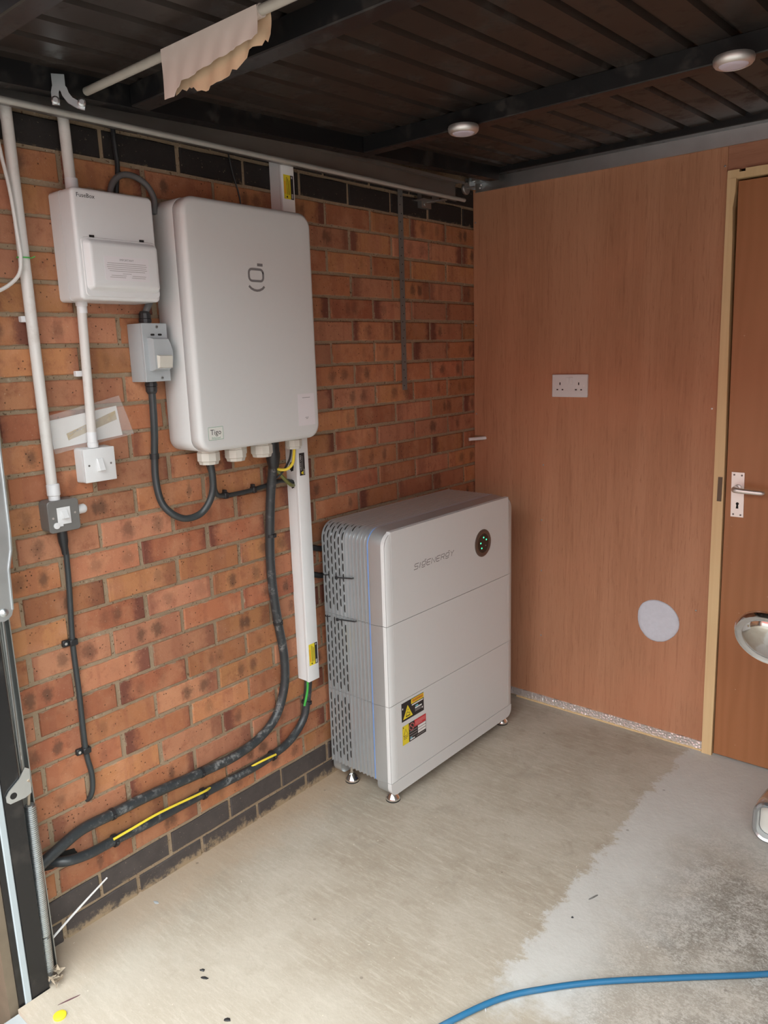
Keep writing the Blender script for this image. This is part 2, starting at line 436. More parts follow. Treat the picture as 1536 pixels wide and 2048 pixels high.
GLAND = plain('off_white_gland', (0.58, 0.565, 0.51), 0.4, 0, 0.02)
LOGOGREY = plain('print_grey', (0.20, 0.20, 0.205), 0.5, 0, 0.02)
PRINTK = plain('print_black', (0.022, 0.020, 0.022), 0.55, 0, 0.05)
PRINTW = plain('print_white', (0.80, 0.80, 0.80), 0.55, 0, 0.01)
PAPER = plain('sticker_paper', (0.76, 0.74, 0.77), 0.55, 0, 0.02)
PRINTY = plain('print_yellow', (0.80, 0.66, 0.03), 0.5, 0, 0.03)
PRINTO = plain('print_orange', (0.82, 0.36, 0.03), 0.5, 0, 0.03)
PRINTR = plain('print_red', (0.58, 0.035, 0.045), 0.5, 0, 0.03)
PRINTG = plain('print_green', (0.10, 0.33, 0.22), 0.55, 0, 0.03)
PRINTC = plain('print_cyan', (0.16, 0.50, 0.62), 0.55, 0, 0.03)
SOFTGREY = plain('soft_grey_print', (0.42, 0.40, 0.40), 0.6, 0, 0.04)
YELLOWW = plain('yellow_insulation', (0.80, 0.62, 0.05), 0.4, 0, 0.05)
GREENW = plain('green_insulation', (0.06, 0.42, 0.07), 0.4, 0, 0.05)
SEAM = plain('seam_grey_gasket', (0.30, 0.30, 0.30), 0.6, 0, 0.02)  # even grey for the cabinet gasket and the battery's fascia seams
DARKHOLE = plain('dark_void', (0.012, 0.011, 0.010), 0.9, 0, 0.1)
BLUEC = dirty('blue_cable_sheath', (0.020, 0.140, 0.285), (0.09, 0.18, 0.25), 0.42, 0, 0.4, 20)
RUBBER = plain('black_rubber', (0.015, 0.015, 0.015), 0.7, 0, 0.1)
FLEECE = plain('white_fleece', (0.62, 0.66, 0.74), 0.95, 0, 0.10, 70, 0.8)
WTIE = plain('white_nylon', (0.80, 0.80, 0.80), 0.4, 0, 0.02)
WAX = dirty('torn_wax_paper', (0.66, 0.57, 0.52), (0.74, 0.66, 0.62), 0.45, 0, 0.6, 16)
TORN = plain('torn_card_fibre', (0.62, 0.45, 0.30), 0.9, 0, 0.15, 30)
PINKBRICK = plain('weathered_red_brick', (0.36, 0.105, 0.085), 0.85, 0, 0.25, 25, 0.6)
TIMBER = plain('weathered_brown_timber', (0.16, 0.125, 0.085), 0.8, 0, 0.2, 20)
DRIVE = plain('driveway_paving', (0.20, 0.185, 0.17), 0.9, 0, 0.12, 4)
ROOFB = plain('dark_roof_boarding', (0.10, 0.085, 0.07), 0.9, 0, 0.2, 5)
LEAF = plain('dry_leaf', (0.38, 0.31, 0.23), 0.9, 0, 0.3, 60)
DIFF = plain('frosted_lilac_diffuser', (0.62, 0.57, 0.66), 0.35, 0, 0.03)
def emit(name, col, st):
    k = N(name); k.p.inputs['Emission Color'].default_value = (*col, 1); k.p.inputs['Emission Strength'].default_value = st
    return k.out(tuple(c*0.5 for c in col), 0.3)
GREENLED = emit('green_led', (0.05, 0.9, 0.35), 1.6)
BLUELED = emit('blue_light_line', (0.16, 0.36, 0.85), 0.30)
def clear_plastic():
    k = N('clear_polythene'); k.p.inputs['Alpha'].default_value = 0.15
    o = k.obj()
    return k.out((0.86, 0.84, 0.82), 0.22, 0, k.noise(o, 24, 4), 0.6, 0.004)
POLY = clear_plastic()
def foil_material():
    k = N('bubble_foil'); o = k.obj()
    return k.out((0.90, 0.91, 0.92), 0.28, 0.75, k.voro(o, 110), 0.9, 0.004)
FOIL = foil_material()

X, Y, Z = Vector((1,0,0)), Vector((0,1,0)), Vector((0,0,1))
YB = -0.0813; UB = 0.2261; ZR0 = 2.0469      # brick gauge measured on the wall

# ================================================================ the setting
tag(build('floor', B().loft([[(-0.3, -2.108, zz), (0.1225, -2.108, zz), (0.1225, -2.19, zz), (2.9, -2.19, zz), (2.9, 0.3, zz), (-0.3, 0.3, zz)] for zz in (-0.12, 0.0)]), FLOOR, (0, 0, 0), smooth=0), 'worn beige concrete garage floor with a pale dusty strip', None, None, 'structure')
tag(build('threshold', B().box(0.123, 2.6, -2.2498, -2.1902, -0.12, -0.012), plain('threshold_concrete', (0.36, 0.39, 0.40), 0.8, 0, 0.12, 12), (0, 0, 0), smooth=0), 'blue-grey concrete threshold under the garage door', None, None, 'structure')
tag(build('driveway', B().box(-9, 12, -14, -2.2502, -0.3, -0.10), DRIVE, (0, 0, 0), smooth=0), 'grey paved driveway outside the garage mouth', None, None, 'structure')

wall = tag(build('wall_left', B().box(-0.25, -0.005, -2.14, 0.30, -0.12, 2.45), MORTAR, (0, 0, 0), smooth=0), 'rustic orange brick side wall with sandy mortar and dark engineering courses', None, None, 'structure')
# brick meshes: a few worn variants, front face proud of the mortar with chamfered arrises
def brick_mesh(length, k, mat):
    rr = random.Random(k); hl = length/2; hh = 0.0325; j = lambda a: rr.uniform(-a, a)
    me = bpy.data.meshes.new('brick'); vs = []
    ys = [-hl, -hl/3, hl/3, hl]
    back = [(-0.03, y, z) for z in (-hh, hh) for y in (-hl, hl)]
    ring = []
    edge = [(-hl,-hh),(-hl/3,-hh),(hl/3,-hh),(hl,-hh),(hl,hh),(hl/3,hh),(-hl/3,hh),(-hl,hh)]
    for (y, z) in edge: ring.append((-0.003 + j(0.0006), y + j(0.0012), z + j(0.0012)))
    front = []
    for (y, z) in edge:
        front.append((j(0.0007), y*(1 - 0.0028/hl) + j(0.0009), z*(1 - 0.0028/hh) + j(0.0009)))
    vs = [(-0.03, y, z) for (y, z) in edge] + ring + front
    fs = []
    for a in (0, 8):
        for i in range(8):
            q = (i + 1) % 8; fs.append((a+i, a+q, a+8+q, a+8+i))
    fs += [(16,17,22,23), (17,18,21,22), (18,19,20,21)]
    me.from_pydata(vs, [], fs); me.materials.append(mat); me.validate()
    b = bmesh.new(); b.from_mesh(me); bmesh.ops.recalc_face_normals(b, faces=b.faces); b.to_mesh(me); b.free()
    return me
FULL = [brick_mesh(0.2135, k, BRICK) for k in range(6)]
DFULL = [brick_mesh(0.2145, k, DBRICK) for k in range(3)]
TFULL = [brick_mesh(0.2145, k, TBRICK) for k in range(3)]
D2FULL = [brick_mesh(0.2145, k, DBRICK2) for k in range(3)]
rb = random.Random(11)
for r in range(-1, 28):
    zc = ZR0 - 0.075*r
    u0 = -9.5 if r % 2 == 0 else -9.0
    u = u0
    while u < 0.6:
        yc = YB + UB*u
        if yc - 0.11 > -2.14 - 0.12 and yc - 0.1 < 0.02:
            y0, y1 = yc - 0.10725, yc + 0.10725
            y0 = max(y0, -2.135)
            if y1 - y0 > 0.03:
                dark = r <= 0 or r >= 26
                pool = (TFULL if r < 20 else D2FULL) if dark else FULL
                if r == 26: pool = DFULL
                if y1 - y0 < 0.21:
                    me = brick_mesh(y1 - y0, r, (TBRICK if r < 20 else DBRICK) if dark else BRICK)
                else: me = rb.choice(pool)
                o = bpy.data.objects.new('brick', me); COL.objects.link(o); o.parent = wall
                o.location = (rb.uniform(-0.0012, 0.0016), (y0 + y1)/2 + rb.uniform(-0.002, 0.002), zc + rb.uniform(-0.0012, 0.0012))
                o.rotation_euler = (rb.uniform(-0.004, 0.004), 0, rb.uniform(-0.006, 0.006))
                sp = rb.choice((0.0, 0.15, 0.5, 0.8, 1.0)); en = rb.choice((0.0, 0.2, 0.6, 1.0))
                o.color = (rb.random(), sp, en, 1.0)
        u += 1.0
tag(build('wall_right', B().box(2.62, 2.85, -2.2, 0.3, -0.12, 2.45), plain('grey_blockwork', (0.42, 0.42, 0.41), 0.9, 0, 0.12, 8), (0, 0, 0), smooth=0), 'grey block side wall on the unseen right of the garage', None, None, 'structure')
tag(build('ceiling', B().box(-0.25, 2.85, -2.4, 0.3, 2.45, 2.55), ROOFB, (0, 0, 0), smooth=0), 'dark boarded roof above the open garage door', None, None, 'structure')
tag(build('wall_front', B().box(-0.25, 2.85, -2.38, -2.22, 2.10, 2.45), PINKBRICK, (0, 0, 0), smooth=0), 'brick lintel over the garage mouth', None, None, 'structure')

# outside pier, a sliver at the left edge
pier = tag(build('wall_pier', B().box(-0.40, -0.006, -2.62, -2.16, -0.30, 2.10), MORTAR, (0, 0, 0), smooth=0), 'red brick pier outside the garage door frame', None, None, 'structure')
pm = brick_mesh(0.2145, 3, PINKBRICK); pmd = brick_mesh(0.2145, 4, DBRICK)
for i in range(14):
    for j in range(2):
        o = bpy.data.objects.new('brick', pm if i > 2 else pmd); COL.objects.link(o); o.parent = pier
        o.location = (0.0, -2.273 - 0.2261*j - (0.113 if i % 2 else 0.0), -0.255 + 0.075*i); o.color = (0.2, 0, 0, 1)
        if o.location.y < -2.51: bpy.data.objects.remove(o)

# terrace of houses across the road, behind the photographer: it screens the lowest part of the sky
tag(build('house_row', B().box(-16, 20, -16.5, -13.5, -0.3, 4.2).prism((-16, -16.9, 4.2), Y, Z, [(0, 0), (3.8, 0), (1.9, 1.6)], X*36), PINKBRICK, (0, 0, 0), smooth=0), 'row of brick houses across the road', None, None, 'structure')

tag(build('wall_backing', B().box(-0.25, 2.85, 0.30, 0.42, -0.12, 2.45), PINKBRICK, (0, 0, 0), smooth=0), 'unseen brick-coloured backing added behind the partition to block light', None, None, 'structure')  # unseen backing, added to keep sky light out of the door gaps
# plywood partition, door opening at the right
wb = B().box(0.002, 0.992, 0.0, 0.014, 0.038, 2.42)
wback = tag(build('wall_back', wb, PLY, (0, 0, 0), smooth=0), 'reddish plywood partition wall at the back of the garage', None, None, 'structure')
o = build('panel', B().box(0.9935, 2.60, -0.0015, 0.014, 2.068, 2.42), PLYH, (0, 0, 0), wback, 0); o['label'] = 'horizontal-grained plywood offcut over the door'
o = build('panel', B().prism((0, 0, 0), X, Z, [(0.992, 0.038), (1.026, 0.038), (1.0, 2.066), (0.992, 2.066)], Y*0.014), PLY, (0, 0, 0), wback, 0)
o = build('panel', B().box(1.86, 2.60, 0.0, 0.014, 0.0, 2.068), PLY, (0, 0, 0), wback, 0)
build('sole_plate', B().box(0.0, 1.03, 0.005, 0.05, 0.0, 0.036), PINE, (0, 0, 0), wback, 0)
def screw(b, x, z, y=0.0, r=0.0035):
    b.lathe((x, y + 0.001, z), -Y, [(0, r), (0.0014, r), (0.0022, r*0.6)], 10)
for i, (x, z) in enumerate(((0.012, 2.03), (0.012, 1.62), (0.012, 1.25), (0.986, 1.294), (0.33, 0.818), (0.332, 0.60), (0.334, 0.312), (0.335, 1.05), (0.97, 0.55), (0.984, 2.085))):
    b = B(); screw(b, x, z); build('screw', b, GALVD if i != 3 else SATIN, (0, 0, 0), wback, 0)

foil = B()
for i in range(40):
    x0 = 0.02 + i*0.0252; h = 0.0 if i % 2 else 0.0015
    foil.box(x0, x0 + 0.0252, -0.004 - h, 0.004, 0.006, 0.037 + (0.001 if i % 3 else 0))
tag(build('trim_1', foil, FOIL, (0, 0, 0), smooth=0), 'silver bubble foil strip along the foot of the plywood wall', None, None, 'structure')
tag(build('trim_2', B().box(0.22, 1.02, -0.009, -0.0045, 0.0, 0.006), PINE, (0, 0, 0), smooth=0), 'thin pine batten under the foil strip', None, None, 'structure')

# pine door lining
fr = Thing('trim_3', (1.03, 0, 0), 'pale planed pine door lining beside the plywood wall', None, kind='structure')
fr.part('jamb', B().prism((0, -0.016, 0), X, Z, [(1.024, 0.0), (1.060, 0.0), (1.053, 0.6), (1.044, 1.1), (1.031, 1.60), (1.0245, 1.86), (1.020, 1.95), (1.0255, 2.0), (1.0255, 2.040), (0.998, 2.040)], Y*0.075), PINE, smooth=0)
hd = B().prism((0, -0.014, 0), X, Z, [(0.9975, 2.0402), (1.0262, 2.0402), (1.0265, 2.038), (1.90, 2.038), (1.90, 2.066), (1.052, 2.066), (1.052, 2.0575), (1.033, 2.0575), (1.033, 2.066), (0.9975, 2.066)], Y*0.073)
fr.part('head', hd, PINE, smooth=0)
fr.part('jamb', B().box(1.842, 1.88, -0.014, 0.06, 0.0, 2.037), PINE, smooth=0)
fr.part('strike_plate', B().box(1.026, 1.0405, -0.0185, -0.0162, 0.972, 1.058), plain('shadowed_strike_plate', (0.12, 0.085, 0.06), 0.45, 0.5), smooth=0, label='strike plate with its shadow painted in as dark brown')  # shade on the plate is painted in as dark brown

door = Thing('door_1', (1.45, 0.0, 0.0), 'varnished reddish-brown flush door with satin lever handle', None, kind='structure')
door.part('leaf', B().prism((0, -0.006, 0), X, Z, [(1.065, 0.008), (1.838, 0.008), (1.838, 2.030), (1.031, 2.030), (1.050, 1.1)], Y*0.042), DOORM, smooth=0)
hp = door.part('handle_plate', B().prism((0, -0.0062, 0), X, Z, [(1.0725, 0.921), (1.1145, 0.921), (1.1095, 1.078), (1.0675, 1.078)], -Y*0.004), SATIN, smooth=0)
door.part('rose', B().lathe((1.092, -0.010, 1.024), -Y, [(0, 0.0125), (0.004, 0.0125), (0.006, 0.010)], 20), SATIN, hp)
door.part('lever', B().tube([(1.086, -0.014, 1.023), (1.088, -0.040, 1.023), (1.094, -0.052, 1.023), (1.108, -0.055, 1.022), (1.15, -0.053, 1.020), (1.176, -0.050, 1.019), (1.184, -0.044, 1.019)], [0.010, 0.010, 0.0105, 0.0092, 0.0085, 0.0082, 0.005], 14, 4), SATIN, hp)
kh = B().lathe((1.0925, -0.0100, 0.968), -Y, [(0, 0.0052), (0.0006, 0.0052)], 16)
kh.prism((1.0925, -0.0100, 0.966), X, Z, [(-0.0028, 0), (0.0028, 0), (0.0042, -0.015), (-0.0042, -0.015)], -Y*0.0006)
door.part('keyhole', kh, DARKHOLE, hp, 0)
for x, z in ((1.0765, 1.069), (1.1015, 1.068), (1.081, 0.930), (1.105, 0.929)):
    b = B(); screw(b, x, z, -0.0112, 0.0032); door.part('screw', b, GREYM, hp, 0)

# ================================================================ garage door overhead, tilted slightly
def dz(y): return 0.042*y
gd = Thing('garage_door', (1.25, -1.05, 2.16), 'dark brown ribbed up-and-over garage door standing open overhead', 'garage door')
sk = []
sheet = B()
# pressed sheet: wide pans with narrow deep flutes running front to back
xs = []
x = 0.125
while x < 2.52:
    xs += [(x, 2.213), (x + 0.066, 2.213), (x + 0.072, 2.226), (x + 0.084, 2.226), (x + 0.090, 2.213)]
    x += 0.0955
prof0 = [(px, -2.12, pz + dz(-2.12)) for px, pz in xs]; prof1 = [(px, -0.006, pz + dz(0)) for px, pz in xs]
top0 = [(px, -2.12, 2.245 + dz(-2.12)) for px, pz in xs[::-1]]; top1 = [(px, -0.006, 2.245 + dz(0)) for px, pz in xs[::-1]]
n = len(xs)
sheet.add(prof0 + prof1, [(i, i+1, n+i+1, n+i) for i in range(n-1)])
sheet.add([(0.12, -2.12, 2.245 + dz(-2.12)), (2.56, -2.12, 2.245 + dz(-2.12)), (2.56, -0.006, 2.245 + dz(0)), (0.12, -0.006, 2.245 + dz(0))], [(0,1,2,3)])
gd.part('ribbed_sheet', sheet, DOORSKIN, smooth=0)
def bar_x(y, w, z0, z1, name='cross_bar', x0=0.159, x1=2.50):
    b = B().rbox(x0, x1, y - w/2, y + w/2, z0 + dz(y), z1 + dz(y), 0.0025, 1); return gd.part(name, b, BLACKSTEEL, smooth=0)
bar_x(-0.835, 0.045, 2.165, 2.214)
bar_x(-1.650, 0.050, 2.165, 2.214)
bar_x(-2.09, 0.045, 2.165, 2.214)
bar_x(-0.030, 0.044, 2.192, 2.246, 'end_bar', 0.085, 2.55)
def bar_y(x0, x1):
    b = B(); 
    b.loft([[(x0, -2.12, 2.165 + dz(-2.12)), (x1, -2.12, 2.165 + dz(-2.12)), (x1, -2.12, 2.226 + dz(-2.12)), (x0, -2.12, 2.226 + dz(-2.12))],
            [(x0, -0.055, 2.165 + dz(0)), (x1, -0.055, 2.165 + dz(0)), (x1, -0.055, 2.226 + dz(0)), (x0, -0.055, 2.226 + dz(0))]])
    return gd.part('side_bar', b, BLACKSTEEL, smooth=0)
bar_y(0.118, 0.158); bar_y(2.51, 2.55)
# galvanised angle along the inner end of the leaf
ga = B().box(0.02, 2.55, -0.0095, -0.006, 2.1445, 2.199).box(0.02, 2.55, -0.040, -0.006, 2.197, 2.2005).box(0.02, 2.55, -0.0145, -0.006, 2.1425, 2.1460)
gd.part('end_angle', ga, GALV, smooth=0, label='galvanised angle along the inner end')
# roller bracket and roller at the corner
rb_ = B().box(0.018, 0.068, -0.052, -0.012, 2.176, 2.179).box(0.028, 0.031, -0.072, -0.028, 2.150, 2.190)
rb_.prism((0.014, -0.075, 2.190), Y, Z, [(0, 0), (0.02, 0), (0.026, -0.032), (0.012, -0.044), (0.0, -0.02)], X*0.003)
rb_.box(0.026, 0.066, -0.058, -0.040, 2.178, 2.196)
rk = gd.part('roller_bracket', rb_, GALV, smooth=0)
gd.part('roller', B().lathe((0.076, -0.175, 2.128), X, [(0, 0.006), (0.0, 0.021), (0.003, 0.023), (0.010, 0.023), (0.013, 0.021), (0.013, 0.006)], 24).cyl((0.070, -0.175, 2.128), (0.125, -0.175, 2.128), 0.004), GALVD, rk)
for p in ((0.040, -0.050, 2.180), (0.060, -0.030, 2.180), (0.050, -0.0145, 2.168), (0.044, -0.0145, 2.158)):
    gd.part('bolt', B().lathe(p, (0, -1, -0.6), [(0, 0.0045), (0.005, 0.0045), (0.007, 0.002)], 8), GALV, rk, 0)
# lifting rod with hooked bracket
gd.part('locking_rod', B().cyl((0.160, -1.785, 2.104), (2.45, -1.788, 2.104), 0.0088, None, 14), plain('dull_rod_paint', (0.40, 0.375, 0.33), 0.45, 0, 0.1), label='off-white rod across the door')
HU = Vector((0.517, 0.856, 0.0)); HN = Vector((0.856, -0.517, 0.0))
hk = B().ribbon((0.165, -1.871, 0), HU, Z, [(0.008, 2.058), (0.008, 2.082), (0.010, 2.090), (0.015, 2.096), (0.022, 2.096), (0.026, 2.090), (0.029, 2.080), (0.037, 2.069), (0.052, 2.061), (0.066, 2.058)], 0.015, HN*0.004)
hk.prism((0.165, -1.871, 0), HU, Z, [(0.004, 2.088), (0.030, 2.088), (0.030, 2.12), (0.004, 2.12)], -HN*0.004)
hkb = gd.part('rod_bracket', hk, GALV, smooth=60)
gd.part('bolt', B().lathe(Vector((0.165, -1.871, 2.066)) + HU*0.008 + HN*0.004, HN, [(0.0, 0.0085), (0.004, 0.0085), (0.007, 0.005)], 12), GALV, hkb)
gd.part('bolt', B().lathe(Vector((0.165, -1.871, 2.064)) + HU*0.060 + HN*0.004, HN, [(0.0, 0.0085), (0.009, 0.0085), (0.012, 0.005)], 12), GALV, hkb)

# torn wrapper on the rod
tw = Thing('torn_wrapper', (0.60, -1.785, 2.03), 'torn off-white wrapper hanging from the overhead rod', 'wrapper')
def sheet_strip(b, x0, x1, y, ztop, depths, th, waves=0.004):
    nx = len(depths); nz = 8; front = []
    for k in range(nz + 1):
        for i in range(nx):
            t = i/(nx - 1); d = depths[i]*k/nz
            front.append((x0 + (x1-x0)*t + 0.02*d*(1 - t), y + waves*math.sin(i*1.1 + k*0.5)*k/nz, ztop - d))
    m_ = len(front); back = [(p[0], p[1] + th, p[2]) for p in front]
    fs = []
    for k in range(nz):
        for i in range(nx - 1):
            a = k*nx + i; fs.append((a, a+1, a+nx+1, a+nx)); fs.append((m_+a, m_+a+nx, m_+a+nx+1, m_+a+1))
    for i in range(nx - 1):
        a = nz*nx + i; fs.append((a, a+1, m_+a+1, m_+a)); fs.append((i, m_+i, m_+i+1, i+1))
    for k in range(nz):
        a = k*nx; fs.append((a, a+nx, m_+a+nx, m_+a)); a = k*nx + nx - 1; fs.append((a, m_+a, m_+a+nx, a+nx))
    b.add(front + back, fs)
rj = random.Random(5)
dep = []
for i in range(30):
    t = i/29.0
    base = 0.090 - 0.01*t if t < 0.13 else (0.078 - 0.05*(t - 0.13) if t < 0.2 else 0.076 - 0.030*t)
    dep.append(base + rj.uniform(-0.0015, 0.0015))
b = B(); sheet_strip(b, 0.460, 0.742, -1.7970, 2.110, dep, 0.0006, 0.0014); 
b.tube([(0.460, -1.785, 2.104), (0.742, -1.785, 2.104)], 0.0112, 14)
tw.part('front_sheet', b, WAX, smooth=60)
dep2 = []
for i in range(30):
    t = i/29.0
    base = 0.074 - 0.028*t + (0.024*math.sin((t - 0.16)/0.62*math.pi)**0.6 if 0.16 < t < 0.78 else 0.0)
    dep2.append(base + rj.uniform(-0.0045, 0.0045))
b = B(); sheet_strip(b, 0.466, 0.750, -1.7725, 2.109, dep2, 0.0006, 0.0030)
tw.part('back_sheet', b, TORN, smooth=60)

# galvanised horizontal track on the wall
tr = Thing('door_track', (0.045, -1.05, 2.09), 'galvanised C-shaped door track running along the top of the brick wall', 'track')
def track_loft(pts):
    e0, e1 = -2.1, -0.215
    s0 = lambda y: 0.007*(y + 0.2)
    return B().loft([[(px, e0, pz + s0(e0)) for px, pz in pts], [(px, e1, pz + s0(e1)) for px, pz in pts]])
ch = track_loft([(0.060, 2.080), (0.060, 2.144), (0.106, 2.144), (0.106, 2.134), (0.104, 2.134), (0.104, 2.142), (0.062, 2.142), (0.062, 2.082), (0.104, 2.082), (0.104, 2.080)])
tr.part('channel', ch, GALVD, smooth=0)
tr.part('lower_lip', B().tube([(0.1035, -2.1, 2.0780 - 0.0132), (0.1035, -0.215, 2.0780)], 0.0072, 12), plain('weathered_zinc', (0.46, 0.46, 0.43), 0.5, 0.35, 0.15, 20))
bk = B().box(0.001, 0.020, -0.375, -0.315, 2.046, 2.10).box(0.001, 0.100, -0.345, -0.325, 2.064, 2.068).box(0.001, 0.05, -0.40, -0.32, 2.0685, 2.0715).box(0.056, 0.0598, -0.36, -0.32, 2.0685, 2.12)
tr.part('wall_bracket', bk, GALVD, smooth=0)
tr.part('bolt', B().lathe((0.020, -0.355, 2.058), X, [(0, 0.006), (0.004, 0.006)], 6), GALVD, smooth=0)
tr.part('wall_bracket', B().box(0.001, 0.0598, -1.45, -1.40, 2.10, 2.13), GALVD, smooth=0)

# puck lights under the middle bar
def puck(x, y, label):
    PZ = 2.1640 + dz(y + 0.02)
    t = Thing('puck_light', (x, y, PZ - 0.022), label, 'puck light', 'round puck lights under the garage door bar')
    t.part('rim', B().lathe((x, y, PZ), -Z, [(0, 0.030), (0.001, 0.041), (0.006, 0.043), (0.014, 0.042), (0.019, 0.038), (0.021, 0.033), (0.019, 0.030)], 36), SATIN)
    t.part('diffuser', B().lathe((x, y, PZ), -Z, [(0.010, 0.0302), (0.019, 0.0302), (0.022, 0.026), (0.0225, 0.015), (0.0225, 0.001)], 32), DIFF)
puck(0.548, -0.880, 'small round puck light under the garage door bar, nearer the brick wall')
puck(1.258, -0.886, 'small round puck light under the garage door bar, above the wooden door')

# ================================================================ energy storage stack (local frame: x=0 front face, y along the wall, z up)
bt = Thing('battery_storage_unit', (0.313, -1.006, 0.0), 'white and silver floor-standing battery storage stack with vented sides', 'battery unit', rotz=-0.0154, local=True)
W = 0.782; ZB, Z1, Z2, ZT = 0.083, 0.364, 0.646, 0.966; RC = 0.056
def outline(ins, zb, zt, rounded, y0=0.0, y1=W, n=8):
    a, c = y0 + ins, y1 - ins
    if not rounded: return [(a, zb), (a, zt), (c, zt), (c, zb)]
    r = RC - ins; t = zt - ins; L = [(a, zb)]
    for k in range(n + 1):
        q = math.pi - k/n*math.pi/2; L.append((a + r + r*math.cos(q), t - r + r*math.sin(q)))
    for k in range(n + 1):
        q = math.pi/2 - k/n*math.pi/2; L.append((c - r + r*math.cos(q), t - r + r*math.sin(q)))
    L.append((c, zb)); return L
GX = [-0.268 + 0.0171*k for k in range(12)]
st = [(-0.278, 0.003), (-0.2755, 0.0)]
for g in GX: st += [(g - 0.0062, 0.0), (g - 0.0044, 0.0050), (g + 0.0044, 0.0050), (g + 0.0062, 0.0)]
st += [(-0.0700, 0.0), (-0.0692, 0.0035), (-0.0655, 0.0035), (-0.0648, 0.001), (-0.055, 0.001), (-0.0175, 0.0075)]
mods = (('battery_module', ZB + 0.0006, Z1 - 0.0006, False), ('battery_module', Z1 + 0.0006, Z2 - 0.0006, False), ('inverter_module', Z2 + 0.0006, ZT, True))
for nm, zb, zt, rd in mods:
    b = B().loft([[(x, y, z) for y, z in outline(i, zb, zt, rd)] for x, i in st])
    ob = bt.part(nm, b, SILVER, smooth=35)
    # fascia pieces: backing, centre panel, end strips
    i0 = 0.0078
    bt.part('fascia_backing', B().loft([[(x, y, z) for y, z in outline(i0 + 0.0006, zb, zt, rd)] for x in (-0.0174, -0.0018)]), SEAM, ob, 35)
    lo, hi = zb + 0.0003, zt - (i0 if rd else 0.0003)
    cen = B().loft([[(x, 0.0405 + q, lo + q), (x, 0.0405 + q, hi - q), (x, W - 0.0345 - q, hi - q), (x, W - 0.0345 - q, lo + q)] for x, q in ((-0.0172, 0.0), (-0.0006, 0.0), (0.0, 0.0006))])
    bt.part('fascia_panel', cen, FASCIA, ob, 35)
    L = outline(i0, lo, zt if rd else hi, rd)
    left = [p for p in L if p[1] > -1 and p[0] < W/2]; right = [p for p in L if p[0] >= W/2]
    def strip(pts, inner):
        # keep the outer curve, close on the seam line
        s_ = 1 if inner < W/2 else -1
        pts = [(p[0] if (inner - p[0])*s_ > 0 else inner, p[1]) for p in pts]
        if s_ > 0:
            if not rd: pts = [(i0, lo), (i0, hi)]
            return pts + [(inner, hi), (inner, lo)]
        if not rd: pts = [(W - i0, hi), (W - i0, lo)]
        return [(inner, lo), (inner, hi)] + pts
    for nm2, pts in (('fascia_end', strip(left, 0.0399)), ('fascia_end', strip(right, W - 0.0339))):
        cy = sum(p[0] for p in pts)/len(pts); cz = sum(p[1] for p in pts)/len(pts)
        b = B().loft([[(-0.0172, y, z) for y, z in pts], [(-0.0035, y, z) for y, z in pts],
                      [(0.0, y + (0.0035 if (cy < 0.1 and y < 0.03) else -0.0035 if (cy > 0.6 and y > W - 0.03) else 0), z - (0.0035 if (rd and z > ZT - 0.05 and (y < 0.03 or y > W - 0.03)) else 0.0)) for y, z in pts]])
        bt.part(nm2, b, FASCIA, ob, 50)
    bt.part('light_line', B().loft([[(x, y, z) for y, z in outline(0.0026, zb, zt, rd)] for x in (-0.0688, -0.0662)], False, False), BLUELED, ob, 0, label='thin blue light line') if rd or True else None
# plinth: front and rear plates with rounded lower corners
def plinth(x0, x1, mat, name='plinth'):
    r = 0.030; zb = 0.034; t = ZB - 0.0007; L = [(0.0078, t)]
    for k in range(6): q = math.pi + k/5*math.pi/2; L.append((0.0078 + r + r*math.cos(q), zb + r + r*math.sin(q)))
    for k in range(6): q = 1.5*math.pi + k/5*math.pi/2; L.append((W - 0.0078 - r + r*math.cos(q), zb + r + r*math.sin(q)))
    L.append((W - 0.0078, t))
    return B().loft([[(x, y, z) for y, z in L] for x in (x0, x1)])
bt.part('plinth_front', plinth(-0.0172, 0.0, FASCIA), FASCIA, smooth=35)
bt.part('plinth_front_return', plinth(-0.064, -0.0176, SILVER), SILVER, smooth=35)
bt.part('plinth_rear', plinth(-0.276, -0.240, SILVER), SILVER, smooth=35)
for fx, fy in ((-0.028, 0.045), (-0.028, 0.745), (-0.222, 0.045), (-0.222, 0.745)):
    ft = bt.part('foot', B().lathe((fx, fy, 0), Z, [(0.004, 0.0255), (0.007, 0.0262), (0.012, 0.0245), (0.027, 0.0115), (0.030, 0.0085), (0.030, 0.006), (0.055, 0.006)], 28), CHROME)
    bt.part('rubber_pad', B().lathe((fx, fy, 0), Z, [(0.0, 0.0258), (0.004, 0.0258)], 28), RUBBER, ft)
